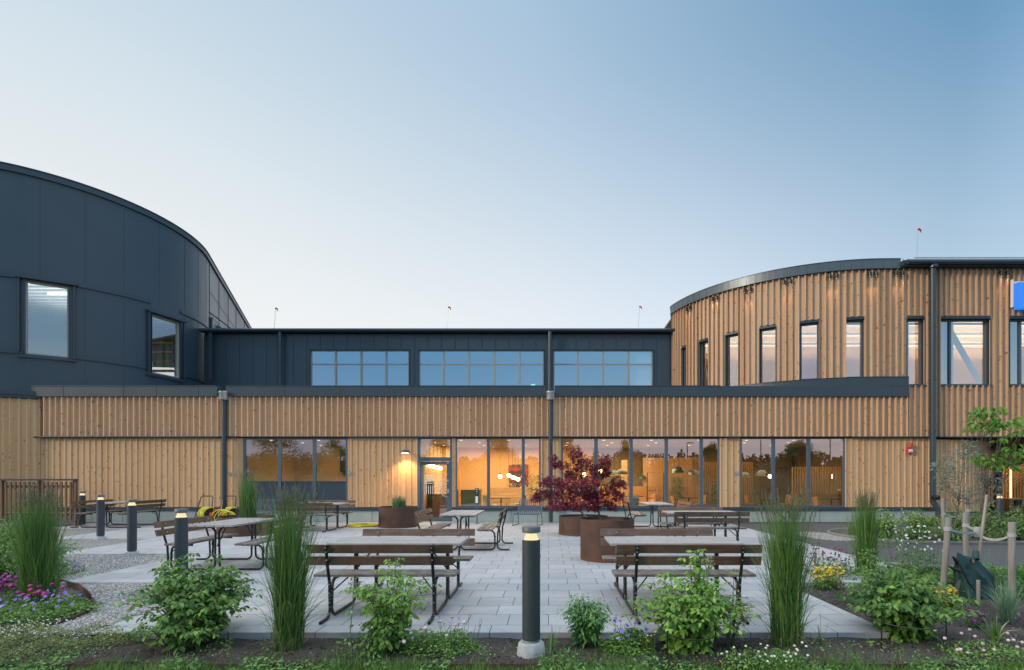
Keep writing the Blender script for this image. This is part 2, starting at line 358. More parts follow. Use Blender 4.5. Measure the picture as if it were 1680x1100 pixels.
# ------------------------------------------------------------------ mesh helpers
class MB:
    def __init__(s): s.v = []; s.f = []; s.uv = {}; s.M = None
    def tv(s, p):
        p = Vector(p); return tuple(s.M @ p) if s.M is not None else tuple(p)
    def face(s, pts, uv=None):
        n = len(s.v); s.v += [s.tv(p) for p in pts]; s.f.append(tuple(range(n, n+len(pts))))
        if uv: s.uv[len(s.f)-1] = uv
    def box(s, x0, x1, y0, y1, z0, z1):
        n = len(s.v)
        s.v += [s.tv(p) for p in ((x0,y0,z0),(x1,y0,z0),(x1,y1,z0),(x0,y1,z0),(x0,y0,z1),(x1,y0,z1),(x1,y1,z1),(x0,y1,z1))]
        s.f += [tuple(n+i for i in q) for q in ((0,3,2,1),(4,5,6,7),(0,1,5,4),(1,2,6,5),(2,3,7,6),(3,0,4,7))]
    def fbox(s, F, a0, a1, b0, b1, c0, c1):
        """box in a wall frame F=(origin, u, n): a along the wall, b outward, c up."""
        o, u, nn = F
        P = lambda a, b, c: (o[0]+u[0]*a+nn[0]*b, o[1]+u[1]*a+nn[1]*b, c)
        n = len(s.v)
        s.v += [s.tv(p) for p in (P(a0,b1,c0),P(a1,b1,c0),P(a1,b0,c0),P(a0,b0,c0),P(a0,b1,c1),P(a1,b1,c1),P(a1,b0,c1),P(a0,b0,c1))]
        s.f += [tuple(n+i for i in q) for q in ((0,3,2,1),(4,5,6,7),(0,1,5,4),(1,2,6,5),(2,3,7,6),(3,0,4,7))]
    def prism(s, poly, z0, z1):
        n = len(s.v); k = len(poly)
        s.v += [s.tv((x, y, z0)) for x, y in poly] + [s.tv((x, y, z1)) for x, y in poly]
        s.f.append(tuple(n+i for i in reversed(range(k)))); s.f.append(tuple(n+k+i for i in range(k)))
        for i in range(k):
            j = (i+1) % k; s.f.append((n+i, n+j, n+k+j, n+k+i))
    def tube(s, pts, r, n=8, closed=False, cap=True):
        pts = [Vector(p) for p in pts]; m = len(pts)
        rr = r if isinstance(r, (list, tuple)) else [r]*m
        ref = None; rings = []
        for i, p in enumerate(pts):
            if closed: d = pts[(i+1) % m]-pts[i-1]
            else: d = pts[min(i+1, m-1)]-pts[max(i-1, 0)]
            if d.length < 1e-9: d = Vector((0, 0, 1))
            d.normalize()
            if ref is None:
                a = Vector((0, 0, 1)) if abs(d.z) < .9 else Vector((1, 0, 0)); ref = (a-d*a.dot(d)).normalized()
            else:
                ref = ref-d*ref.dot(d)
                ref = ref.normalized() if ref.length > 1e-6 else d.orthogonal().normalized()
            w = d.cross(ref); base = len(s.v)
            for k in range(n):
                t = 2*math.pi*k/n; s.v.append(s.tv(p+(ref*math.cos(t)+w*math.sin(t))*rr[i]))
            rings.append(base)
        for i in range(m if closed else m-1):
            a, b = rings[i], rings[(i+1) % m]
            for k in range(n):
                k2 = (k+1) % n; s.f.append((a+k, a+k2, b+k2, b+k))
        if cap and not closed:
            s.f.append(tuple(rings[0]+k for k in reversed(range(n)))); s.f.append(tuple(rings[-1]+k for k in range(n)))
    def lathe(s, prof, n=24, c=(0, 0, 0), cap0=True, cap1=True):
        rings = []
        for r, z in prof:
            base = len(s.v); rings.append(base)
            for k in range(n):
                t = 2*math.pi*k/n; s.v.append(s.tv((c[0]+r*math.cos(t), c[1]+r*math.sin(t), c[2]+z)))
        for i in range(len(prof)-1):
            a, b = rings[i], rings[i+1]
            for k in range(n):
                k2 = (k+1) % n; s.f.append((a+k, a+k2, b+k2, b+k))
        if cap0: s.f.append(tuple(rings[0]+k for k in reversed(range(n))))
        if cap1: s.f.append(tuple(rings[-1]+k for k in range(n)))
    def ball(s, c, r, n=12, m=8):
        s.lathe([(max(1e-4, r*math.sin(math.pi*i/m)), -r*math.cos(math.pi*i/m)) for i in range(m+1)], n, c)
    def build(s, name, mat, parent=None, smooth=False, bevel=0):
        me = bpy.data.meshes.new(name)
        off = wloc(parent) if (parent is not None and s.M is None) else Vector((0, 0, 0))
        me.from_pydata([(x-off.x, y-off.y, z-off.z) for x, y, z in s.v], [], s.f)
        if s.uv:
            ul = me.uv_layers.new(name='UVMap')
            for fi, uvs in s.uv.items():
                for li, q in zip(me.polygons[fi].loop_indices, uvs): ul.data[li].uv = q
        if smooth: me.polygons.foreach_set('use_smooth', [True]*len(me.polygons))
        me.materials.append(mat); me.update()
        o = bpy.data.objects.new(name, me); COL.objects.link(o)
        if parent is not None: o.parent = parent
        if smooth and smooth != 'all':
            try: me.set_sharp_from_angle(angle=R(40))
            except Exception: pass
        if bevel:
            b = o.modifiers.new('bevel', 'BEVEL'); b.width = bevel; b.segments = 2; b.limit_method = 'ANGLE'; b.angle_limit = R(50)
        return o
def wloc(o):
    v = Vector((0, 0, 0))
    while o is not None: v += o.location; o = o.parent
    return v
def tag(o, label=None, cat=None, group=None, kind=None):
    if label: o['label'] = label
    if cat: o['category'] = cat
    if group: o['group'] = group
    if kind: o['kind'] = kind
    return o
def empty(name, loc, label=None, cat=None, group=None, rz=0):
    o = bpy.data.objects.new(name, None); COL.objects.link(o); o.location = loc; o.rotation_euler = (0, 0, rz)
    o.empty_display_size = .1
    return tag(o, label, cat, group)
def copy_tree(o, parent=None):
    c = o.copy(); COL.objects.link(c); c.parent = parent
    for ch in list(o.children): copy_tree(ch, c)
    return c
def struct(mb, name, mat, **k): return tag(mb.build(name, mat, **k), kind='structure')

class Cloud:
    """many small faces with a per-face tint"""
    def __init__(s): s.V = []; s.F = []; s.T = []; s.n = 0
    def inst(s, tmpl_v, tmpl_f, pos, ax, nrm, ln, wd, tint):
        """ax: leaf direction, nrm: leaf normal; template in (along, across, normal)"""
        pos = np.asarray(pos, float); ax = np.asarray(ax, float); nrm = np.asarray(nrm, float)
        ax /= np.linalg.norm(ax, axis=1, keepdims=True)+1e-9
        nrm = nrm-ax*(nrm*ax).sum(1, keepdims=True); nrm /= np.linalg.norm(nrm, axis=1, keepdims=True)+1e-9
        sd = np.cross(nrm, ax); k = len(tmpl_v); n = len(pos); t = np.asarray(tmpl_v, float)
        ln = np.broadcast_to(ln, (n,)); wd = np.broadcast_to(wd, (n,))
        v = pos[:, None, :] + ax[:, None, :]*(t[None, :, 0:1]*ln[:, None, None]) + sd[:, None, :]*(t[None, :, 1:2]*wd[:, None, None]) + nrm[:, None, :]*(t[None, :, 2:3]*ln[:, None, None])
        s.V.append(v.reshape(-1, 3))
        for i in range(len(tmpl_f)):
            f = np.asarray(tmpl_f[i])[None, :]+(np.arange(n)*k)[:, None]+s.n
            s.F.append(f); s.T.append(np.broadcast_to(tint, (n,)))
        s.n += n*k
    def strips(s, P, W, side, tint):
        """P: (n, m, 3) centre lines, W: (n, m) half widths, side: (n,3)"""
        n, m, _ = P.shape
        a = P-side[:, None, :]*W[:, :, None]; b = P+side[:, None, :]*W[:, :, None]
        v = np.stack([a, b], 2).reshape(-1, 3); s.V.append(v)
        base = (np.arange(n)*m*2)[:, None]+s.n
        for i in range(m-1):
            s.F.append(base+np.array([[2*i, 2*i+1, 2*i+3, 2*i+2]])); s.T.append(np.broadcast_to(tint, (n,)))
        s.n += n*m*2
    def build(s, name, mat, parent=None, smooth=True):
        V = np.concatenate(s.V); off = wloc(parent) if parent is not None else Vector((0, 0, 0))
        V = V-np.array(off)
        me = bpy.data.meshes.new(name); me.vertices.add(len(V)); me.vertices.foreach_set('co', V.astype(np.float32).ravel())
        loops = np.concatenate([f.ravel() for f in s.F]); sizes = np.concatenate([np.full(len(f), f.shape[1]) for f in s.F])
        me.loops.add(len(loops)); me.loops.foreach_set('vertex_index', loops.astype(np.int32))
        me.polygons.add(len(sizes)); me.polygons.foreach_set('loop_start', (np.cumsum(sizes)-sizes).astype(np.int32))
        me.update(calc_edges=True)
        at = me.attributes.new('tint', 'FLOAT', 'FACE'); at.data.foreach_set('value', np.concatenate(s.T).astype(np.float32))
        if smooth: me.polygons.foreach_set('use_smooth', np.ones(len(sizes), bool))
        me.validate(); me.materials.append(mat)
        o = bpy.data.objects.new(name, me); COL.objects.link(o)
        if parent is not None: o.parent = parent
        return o
LEAF_V = [(0,0,0), (.28,-.40,.05), (.28,0,-.02), (.28,.40,.05), (.65,-.42,-.02), (.65,0,-.09), (.65,.42,-.02), (1,0,-.25)]
LEAF_F = [(0,1,2),(0,2,3),(1,4,5,2),(2,5,6,3),(4,7,5),(5,7,6)]
SIMP_V = [(0,0,0), (.45,-.5,.05), (1,0,-.12), (.45,.5,.05)]
SIMP_F = [(0,1,2),(0,2,3)]
STAR_V = [(0,0,0)]; STAR_F = []
for _a, _l in ((0,1.0),(38,.86),(-38,.86),(80,.6),(-80,.6)):
    _c, _s2 = math.cos(R(_a)), math.sin(R(_a)); i0 = len(STAR_V)
    STAR_V += [(.45*_l*_c-.10*_s2, .45*_l*_s2+.10*_c, .01), (_l*_c, _l*_s2, -.12), (.45*_l*_c+.10*_s2, .45*_l*_s2-.10*_c, .01)]
    STAR_F.append((0, i0+2, i0+1, i0))
def unit(n):
    v = RNG.normal(size=(n, 3)); return v/np.linalg.norm(v, axis=1, keepdims=True)

# pixel helpers (metres on a plane Y = const)
def PX(px, Y): return (px-CX)/FP*Y
def PZ(py, Y): return EYE-(py-CY)/FP*Y
Y0 = 19.85
def FX(px): return PX(px, Y0)
def FZ(py): return PZ(py, Y0)

# ================================================================== THE BUILDING
bld = empty('school_building', (0, Y0, 0), 'long two storey building with pine boards below, dark sheet metal above and rounded ends', 'building')

def P_right(s, off=0.0):                     # flat facade, then a quarter round to the west end
    if s >= 12.4: return (s, 19.83-off)
    if s < 3.15:                              # straight return behind the round end
        q = P_right(3.15, off); return (q[0]+.25*(3.15-s), q[1]+.968*(3.15-s))
    a = (12.4-s)/6.67; r = 6.67+off
    return (12.4-r*math.sin(a), 26.5-r*math.cos(a))
LC = (-21.5, 24.3); LR = 5.3; LT = R(21.4+90)
def P_left(s, off=0.0):
    r = LR+off
    if s <= 0: return (LC[0]+s, LC[1]-r)
    th = s/LR
    if th <= LT: return (LC[0]+r*math.sin(th), LC[1]-r*math.cos(th))
    d = s-LT*LR
    return (LC[0]+r*math.sin(LT)+math.cos(LT)*d, LC[1]-r*math.cos(LT)+math.sin(LT)*d)
def P_flat(y):
    return lambda s, off=0.0: (s, y-off)
def hit(P, px, s0, s1, n=4000):
    k = (px-CX)/FP; prev = None
    for i in range(n+1):
        s = s0+(s1-s0)*i/n; x, y = P(s); g = x/y-k
        if prev is not None and (g > 0) != (prev > 0): return s
        prev = g
    raise ValueError(px)
def frame2(p0, p1):
    u = Vector((p1[0]-p0[0], p1[1]-p0[1])); l = u.length; u /= l
    return ((p0[0], p0[1]), (u.x, u.y), (u.y, -u.x)), l

def cladding(mb, P, s0, s1, z0, z1, per=.2195, rw=.045, rd=.085, base=0.0, tp=.009, back=.05, phase=0.0):
    pts = []; k = math.floor((s0-phase)/per)-1
    while phase+k*per < s1+per:
        a = phase+k*per; r0 = a+per-rw
        pts += [(a, base), (r0-tp, base), (r0, base+rd), (a+per-tp, base+rd)]; k += 1
    clip = []
    for (sa, oa), (sb, ob) in zip(pts, pts[1:]):
        if sb <= s0 or sa >= s1: continue
        def at(s): return oa+(ob-oa)*((s-sa)/(sb-sa) if sb > sa else 0)
        a, b = max(sa, s0), min(sb, s1)
        if b-a < 1e-6: continue
        clip.append((a, at(a), b, at(b)))
    for a, oa, b, ob in clip:
        p, q = P(a, oa), P(b, ob); pb, qb = P(a, base-back), P(b, base-back)
        mb.face([(*p, z0), (*q, z0), (*q, z1), (*p, z1)], [(a-phase, z0), (b-phase, z0), (b-phase, z1), (a-phase, z1)])
        mb.face([(*pb, z0), (*qb, z0), (*q, z0), (*p, z0)], [(a-phase, z0), (b-phase, z0), (b-phase, z0+.03), (a-phase, z0+.03)])
        mb.face([(*p, z1), (*q, z1), (*qb, z1), (*pb, z1)], [(a-phase, z1), (b-phase, z1), (b-phase, z1+.03), (a-phase, z1+.03)])
    for s in (s0, s1):                       # end edges
        o = clip[0][1] if s == s0 else clip[-1][3]
        p, pb = P(s, o), P(s, base-back)
        q = [(*pb, z0), (*p, z0), (*p, z1), (*pb, z1)]
        mb.face(q if s == s0 else q[::-1], [(s-phase, z0), (s-phase+.04, z0), (s-phase+.04, z1), (s-phase, z1)])
def ribbon(mb, P, s0, s1, off0, off1, z0, z1, step=.35):
    """solid band following a wall path"""
    n = max(1, int(abs(s1-s0)/step)); ss = [s0+(s1-s0)*i/n for i in range(n+1)]
    b0 = len(mb.v); F_ = lambda z, s: z(s) if callable(z) else z
    for s in ss:
        p, q = P(s, off1), P(s, off0); za, zb_ = F_(z0, s), F_(z1, s)
        mb.v += [(*p, za), (*p, zb_), (*q, zb_), (*q, za)]
    for i in range(n):
        a = b0+4*i; c = a+4
        for j in range(4):
            j2 = (j+1) % 4; mb.f.append((a+j, c+j, c+j2, a+j2))
    mb.f.append((b0, b0+1, b0+2, b0+3)); e = b0+4*n; mb.f.append((e+3, e+2, e+1, e))

def window(F, a0, a1, z0, z1, mulls=(), rails=(), fw=.06, b0=-.10, b1=-.03, glass=GLASS_LOW, mat=FRAME, mw=.10, name='window', parent=bld, sill=None, lining=None, panel=None):
    m = MB()
    m.fbox(F, a0, a1, b0, b1, z1-fw, z1); m.fbox(F, a0, a1, b0, b1, z0, z0+fw)
    m.fbox(F, a0, a0+fw, b0, b1, z0+fw, z1-fw); m.fbox(F, a1-fw, a1, b0, b1, z0+fw, z1-fw)
    for x in mulls: m.fbox(F, x-mw/2, x+mw/2, b0, b1+.004, z0+fw, z1-fw)
    edges = [a0+fw]+[v for x in mulls for v in (x-mw/2, x+mw/2)]+[a1-fw]
    for z in rails:
        for i in range(0, len(edges), 2): m.fbox(F, edges[i], edges[i+1], b0, b1-.004, z-.028, z+.028)
    w = m.build(name, mat, parent)
    g = MB(); zs = [z0+fw]+[v for z in rails for v in (z-.028, z+.028)]+[z1-fw]
    zp = None
    if panel is not None: zs = [panel+.03, z1-fw]; zp = panel
    for i in range(0, len(edges), 2):
        for j in range(0, len(zs), 2): g.fbox(F, edges[i], edges[i+1], (b0+b1)/2-.012, (b0+b1)/2+.004, zs[j], zs[j+1])
    g.build('pane', glass, w)
    if zp is not None:
        q = MB()
        for i in range(0, len(edges), 2):
            q.fbox(F, edges[i]+.002, edges[i+1]-.002, b0+.01, b1-.025, z0+fw, zp-.03); q.fbox(F, edges[i]+.002, edges[i+1]-.002, b0, b1-.006, zp-.03, zp+.03)
        q.build('spandrel_panel', METAL_TRIM, w)
    if sill:
        q = MB(); q.fbox(F, a0-.03, a1+.03, b0, sill, z0-.05, z0-.004); q.build('sill', METAL_TRIM, w)
    if lining:
        q = MB(); t = .022
        q.fbox(F, a0-t, a0-.001, b0, lining, z0, z1+t); q.fbox(F, a1+.001, a1+t, b0, lining, z0, z1+t); q.fbox(F, a0-.001, a1+.001, b0, lining+.01, z1+.001, z1+t+.002)
        q.build('lining', METAL, w)
    return w

F0 = ((0, Y0), (1, 0), (0, -1))
# ---- lower wall: pine boards between the openings, core behind
Z_TOP, Z_BAND, Z_OPEN, Z_SILL = 4.60, 3.15, FZ(718), FZ(833)
op = [(FX(398), FX(570)), (FX(685.5), FX(742)), (FX(747), FX(887)), (FX(921), FX(1181)), (FX(1215), FX(1387))]
segs = [(-18.55, op[0][0]), (op[0][1], op[1][0]), (op[1][1], op[2][0]), (op[2][1], op[3][0]), (op[3][1], op[4][0]), (op[4][1], FX(1536))]
m = MB()
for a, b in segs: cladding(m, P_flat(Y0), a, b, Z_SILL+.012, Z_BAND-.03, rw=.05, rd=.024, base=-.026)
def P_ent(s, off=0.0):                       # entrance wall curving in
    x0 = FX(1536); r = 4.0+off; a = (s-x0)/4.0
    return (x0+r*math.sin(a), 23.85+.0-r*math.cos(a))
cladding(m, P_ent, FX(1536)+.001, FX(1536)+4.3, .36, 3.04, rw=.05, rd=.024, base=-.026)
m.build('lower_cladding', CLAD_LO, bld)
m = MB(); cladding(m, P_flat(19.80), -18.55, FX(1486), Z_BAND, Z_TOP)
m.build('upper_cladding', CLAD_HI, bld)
m = MB(); sL = hit(P_left, 68, 1.0, 5)
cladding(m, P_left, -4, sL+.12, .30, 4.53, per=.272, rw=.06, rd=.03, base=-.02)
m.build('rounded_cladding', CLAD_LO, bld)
m = MB()
for a, b in segs: m.fbox(F0, a+.001, b-.001, -.30, -.081, .44, 3.09)
m.fbox(F0, -18.9, FX(1536), -.30, -.001+.0, 3.09, 4.72)
m.build('wall_core', DARKIN, bld)
# ---- plinth and flashing above it
m = MB(); dx0, dx1 = op[1]
m.fbox(F0, -18.6, dx0, -.30, -.02, 0, .42); m.fbox(F0, dx1, FX(1536), -.30, -.02, 0, .42)
ribbon(m, P_ent, FX(1536), FX(1536)+4.3, -.30, -.05, 0, .32); ribbon(m, P_left, -4, sL, -.3, -.06, 0, .28)
m.build('plinth', PLINTH, bld)
m = MB()
m.fbox(F0, -18.55, dx0, -.12, .03, .425, Z_SILL); m.fbox(F0, dx1, FX(1536), -.12, .03, .425, Z_SILL)
ribbon(m, P_ent, FX(1536), FX(1536)+4.3, -.10, .02, .325, .355)
m.build('base_flashing', METAL_TRIM, bld)
# vertical joints in the plinth
for px in (150, 200, 325, 610, 838, 1150, 1345, 1480):
    m = MB(); m.fbox(F0, FX(px), FX(px)+.012, -.02, -.017, .0, .42); m.build('plinth_joint', DARKIN, bld)
# ---- drip rails under the upper cladding
for a, b in ((60, 362), (370, 391), (572, 740), (889, 922), (1187, 1213), (1396, 1523), (1536, 1760)):
    m = MB(); m.tube([(FX(a), Y0-.10, 3.125), (FX(b), Y0-.10, 3.125)], .026, 8)
    m.fbox(F0, FX(a), FX(b), -.02, .06, 3.135, 3.149)
    m.build('drip_rail', METAL, bld, smooth=True)
# ---- parapet and its notches at the rain outlets
m = MB()
for a, b in ((52, 361), (375, 896), (910, 1180)):
    m.fbox(F0, FX(a), FX(b), -.12, .17, Z_TOP+.004, 4.98); m.fbox(F0, FX(a), FX(b), -.14, .19, 4.98, 5.0)
for px in (110, 208, 262, 330, 470, 560, 660, 780, 980, 1080): m.fbox(F0, FX(px), FX(px)+.012, .17, .176, Z_TOP+.004, 4.98)
for a, b in ((361, 375), (896, 910)): m.fbox(F0, FX(a), FX(b), -.12, .08, Z_TOP+.004, 4.72)
m.fbox(F0, FX(1180), FX(1486), -.12, .17, Z_TOP+.004, 4.98)
ribbon(m, P_right, 4.6, FX(1486), -.02, .155, 4.985, 5.31); ribbon(m, P_right, 4.6, FX(1486), -.02, .175, 5.31, 5.33)
for px in (1180, 1262, 1364, 1458): m.fbox(F0, FX(px), FX(px)+.012, .17, .176, Z_TOP+.004, 4.98)
ribbon(m, P_left, -4, sL+.35, -.3, .06, 4.535, 4.64); ribbon(m, P_left, 1.6, sL+.5, -.3, .09, 4.64, 4.80)
m.build('parapet', METAL_TRIM, bld)
# ---- lower roof, rooms behind the lower windows
m = MB(); m.box(-18.5, 13.5, 20.16, 33, 4.62, 4.76); m.build('lower_roof', METAL, bld)

# ---- ground floor windows
wA = window(F0, op[0][0], op[0][1], Z_SILL-.01, Z_OPEN, [FX(458), FX(515)], mw=.12, panel=FZ(791), fw=.08, parent=bld); tag(wA, 'three light window with dark lower panels')
wB = window(F0, op[2][0], op[2][1], Z_SILL+.005, Z_OPEN, [FX(801.3), FX(858.5)], mw=.11)
wC = window(F0, op[3][0], op[3][1], Z_SILL+.005, Z_OPEN, [FX(978), FX(1035.5), FX(1093.5), FX(1151)], mw=.13)
wD = window(F0, op[4][0], op[4][1], Z_SILL+.005, Z_OPEN, [FX(1269.5), FX(1327.5)], mw=.125)
# ---- glazed door
dr = MB(); a0, a1 = op[1]
dr.fbox(F0, a0, a0+.085, -.12, -.02, .02, Z_OPEN); dr.fbox(F0, a1-.085, a1, -.12, -.02, .02, Z_OPEN)
dr.fbox(F0, a0+.085, a1-.085, -.12, -.02, Z_OPEN-.06, Z_OPEN); dr.fbox(F0, a0+.085, a1-.085, -.12, -.02, FZ(757), FZ(750.5)); dr.fbox(F0, a0+.085, a1-.085, -.12, -.02, 0, .03)
dfr = dr.build('door_frame', FRAME, bld)
g = MB(); g.fbox(F0, a0+.085, a1-.085, -.075, -.06, FZ(750.5), Z_OPEN-.06); g.build('transom_pane', GLASS_LOW, dfr)
d0, d1, dz0, dz1 = a0+.09, a1-.09, .035, FZ(757)-.01
m = MB(); wst, wl = .10, .13
m.fbox(F0, d0, d0+wst, -.10, -.035, dz0, dz1); m.fbox(F0, d1-wl, d1, -.10, -.035, dz0, dz1)
m.fbox(F0, d0+wst, d1-wl, -.10, -.035, dz1-.12, dz1); m.fbox(F0, d0+wst, d1-wl, -.10, -.035, dz0, FZ(849))
door = m.build('door', FRAME, bld)
g = MB(); g.fbox(F0, d0+wst, d1-wl, -.075, -.06, FZ(849), dz1-.12); g.build('pane', GLASS_LOW, door)
m = MB()                                     # transfers on the glass
ga0, ga1 = d0+wst+.01, d1-wl-.01; gw = ga1-ga0
for i in range(6): m.fbox(F0, ga0, ga0+gw*.44, -.059, -.057, FZ(781+i*2.55), FZ(781+i*2.55-.75))
for i in range(5): m.fbox(F0, ga0+.01+i*gw*.095, ga0+.01+i*gw*.095+.020, -.059, -.057, FZ(810.5), FZ(797))
for i in range(7):
    zt = FZ(781+i*5.0)
    for sg in (-1, 1):
        cxm = ga0+gw*.74; hw = gw*.25; t = .020
        z_end = zt-hw*.95
        zb = FZ(811)
        if zt < zb+.05: continue
        ze = max(z_end, zb); wx = (zt-ze)/.95
        q = [(cxm, Y0+.057, zt), (cxm+sg*wx, Y0+.057, ze), (cxm+sg*wx, Y0+.057, ze-t), (cxm, Y0+.057, zt-t)]
        m.face(q if sg > 0 else q[::-1])
m.build('chevron_transfer', WHITEPAINT, door)
m = MB(); hx, hz, hr = d1-.09, FZ(805), .235
m.tube([(hx-hr*math.sin(R(a)), Y0-.04-.035*math.sin(R(a)), hz+hr*math.cos(R(a))) for a in range(0, 181, 12)], .014, 8)
m.build('door_handle', GALV, door, smooth=True)
for py, w_, h_ in ((779, .03, .03), (789, .05, .09), (806, .07, .16), (757+3, .05, .05)):
    m = MB(); m.fbox(F0, d1-.10, d1-.10+w_, -.035, -.015, FZ(py)-h_/2, FZ(py)+h_/2)
    m.build('door_lock', GALV, door)
m = MB(); m.fbox(F0, d0+.01, d0+.26, -.035, .02, dz1-.10, dz1-.03); m.build('door_closer', METAL, door)
m = MB(); m.fbox(F0, a0-.1, a1+.1, -.02, .35, .001, .018); m.build('threshold', CONC, bld)

# ---- rooms seen through the ground floor glass
m = MB()
m.box(-11.6, -4.96, 24.6, 24.7, 0, 3.1); m.box(-11.7, -11.6, 20.2, 24.7, 0, 3.1); m.box(-4.96, -4.88, 20.2, 24.7, 0, 3.1)
m.build('ochre_room_wall', PLASTER2, bld)
m = MB(); m.box(-4.7, 2.2, 27.0, 27.1, 0, 3.1); m.box(-4.88, -4.7, 24.7, 27.1, 0, 3.1)
m.box(3.3, 3.52, 24.1, 24.5, 0.06, 2.42)
m.build('orange_room_wall', PLASTER, bld)
m = MB(); m.box(2.2, 12.2, 27.0, 27.1, 0, 3.1); m.box(12.3, 12.4, 20.2, 27, 0, 3.1); m.build('dark_room_wall', m_plain('brown_plaster', (.22, .14, .07), .8), bld)
m = MB(); m.box(-11.7, 12.4, 20.16, 27.1, .0, .06); m.build('room_floor', FLOORIN, bld)
m = MB(); m.box(-11.7, 12.4, 20.16, 27.1, 3.1, 3.16); m.build('room_ceiling', CEIL, bld)
m = MB()                                     # slatted partitions
for i in range(30):
    x = PX(1300, 22.2)+i*.105
    if x < 12.2: m.box(x, x+.042, 22.2, 22.26, .95, 2.08)
for i in range(34):
    t = i/33; x = 4.9+t*1.9; y = 25.6-t*1.9
    m.box(x, x+.035, y, y+.05, .06, 2.55)
m.build('slat_screen', SLATIN, bld)
m = MB()
for i in range(26): m.box(7.1+i*.09, 7.13+i*.09, 24.8, 24.86, .06, 2.35)
m.build('slat_screen', SLATIN, bld)
m = MB(); m.box(4.6, 7.0, 26.2, 26.3, .06, 2.6); m.build('wall_panel', PLASTER, bld)
m = MB(); m.box(PX(1298, 22.3), 12.2, 22.40, 22.44, .06, .95); m.build('screen_panel', PLASTER, bld)
m = MB(); m.box(-9.4, -5.2, 24.3, 24.58, 1.9, 2.9); m.box(-8.3, -6.2, 24.0, 24.58, .06, 1.35); m.build('dark_shelving', DARKIN, bld)
m = MB(); m.box(PX(693, 24.4), PX(708, 24.4), 24.4, 24.5, .06, 2.3); m.build('dark_panel', GREENP, bld)
m = MB(); m.box(PX(709, 25.5), PX(728, 25.5), 25.4, 25.5, .9, 2.9); m.build('dark_panel', DARKIN, bld)

def area(name, loc, sx, sy, e, col, parent=None, rot=(0, 0, 0), spread=None):
    l = bpy.data.lights.new(name, 'AREA'); l.shape = 'RECTANGLE'; l.size = sx; l.size_y = sy; l.energy = e; l.color = col
    if spread: l.spread = spread
    o = bpy.data.objects.new(name, l); COL.objects.link(o); o.location = loc; o.rotation_euler = rot
    if parent is not None: o.parent = parent; o.location = Vector(loc)-wloc(parent)
    return o
def point(name, loc, e, col, rad=.08, parent=None):
    l = bpy.data.lights.new(name, 'POINT'); l.energy = e; l.color = col; l.shadow_soft_size = rad
    o = bpy.data.objects.new(name, l); COL.objects.link(o); o.location = loc
    if parent is not None: o.parent = parent; o.location = Vector(loc)-wloc(parent)
    return o
WARM = (1, .70, .38)
area('screen_light', (11.0, 21.4, 2.9), 2.0, .3, 38, WARM, bld, rot=(R(-20), 0, 0))
area('ceiling_lamp_light', (-7.8, 22.6, 3.05), 4, 2.5, 100, WARM, bld)
area('ceiling_lamp_light', (-2.4, 24.2, 3.05), 4, 4, 400, WARM, bld)
area('ceiling_lamp_light', (2.6, 23.8, 3.05), 4, 4, 360, WARM, bld)
area('ceiling_lamp_light', (8.6, 23.8, 3.05), 4.5, 4, 110, WARM, bld)
m = MB(); m.M = Matrix(); m.lathe([(.055, 0), (.055, .012)], 12); dl0 = None     # small recessed downlights
for x in np.arange(-10.8, 11.3, 1.85):
    for y in (21.0, 22.6, 24.4):
        if dl0 is None: dl = dl0 = m.build('downlight', DOWNL, bld)
        else: dl = dl0.copy(); COL.objects.link(dl)
        dl.location = Vector((float(x)+.5*((y*10) % 3), y, 3.084))-bld.location

# ---- set back upper storey of sheet metal
YU = 25.4
FU = ((0, YU), (1, 0), (0, -1))
ux0, ux1 = PX(345, YU)-.3, PX(1107, YU)+1.2
groups = [(508, 672, (550, 592, 633)), (686, 893, (727.5, 769, 811, 852.5)), (907, 1072, (948.5, 990, 1031.5))]
zt, zb = PZ(573.5, YU), 5.55
m = MB(); edge = ux0
for a, b, _ in groups:
    m.fbox(FU, edge, PX(a, YU), -.3, 0, 4.7, 8.42); m.fbox(FU, PX(a, YU), PX(b, YU), -.3, 0, zt, 8.42); m.fbox(FU, PX(a, YU), PX(b, YU), -.3, 0, 4.7, zb); edge = PX(b, YU)
m.fbox(FU, edge, ux1, -.3, 0, 4.7, 8.42)
def in_open(x): return any(PX(a, YU)-.02 < x < PX(b, YU)+.02 for a, b, _ in groups)
px = 371.0
while px < 1104:                             # standing seams
    x = PX(px, YU); m.fbox(FU, x-.008, x+.008, 0, .022, (zt+.03) if in_open(x) else 4.7, 8.42); px += 22.05
m.build('upper_wall', METAL_PANEL, bld)
for a, b, mu in groups:
    w = window(FU, PX(a, YU)+.03, PX(b, YU)-.03, zb, zt-.03, [PX(v, YU) for v in mu], [PZ(597.5, YU)], fw=.045, b0=-.14, b1=-.05, glass=GLASS_UP, mat=FRAME_PALE, mw=.085)
    q = MB(); q.fbox(FU, PX(a, YU)+.001, PX(a, YU)+.028, -.2, .035, zb, zt); q.fbox(FU, PX(b, YU)-.028, PX(b, YU)-.001, -.2, .035, zb, zt); q.fbox(FU, PX(a, YU), PX(b, YU), -.2, .05, zt-.028, zt-.001)
    q.build('lining', METAL, w)
q = MB(); q.fbox(FU, PX(1035, YU), PX(1070, YU), -.24, -.22, 5.6, zt); q.build('roller_blind', m_plain('blind_cloth', (.42, .55, .48), .9), bld)
m = MB(); m.box(ux0, ux1, YU-.16, 34, 8.44, 8.56); m.box(ux0, ux1, YU-.20, YU-.16, 8.40, 8.60); m.build('upper_roof', METAL, bld)
m = MB(); m.tube([(ux0, YU-.29, 8.50), (ux1-.6, YU-.29, 8.50)], .088, 10); m.build('gutter', METAL_TRIM, bld, smooth=True)
m = MB()
m.box(ux0, ux1, 33.7, 34, 4.7, 8.44)
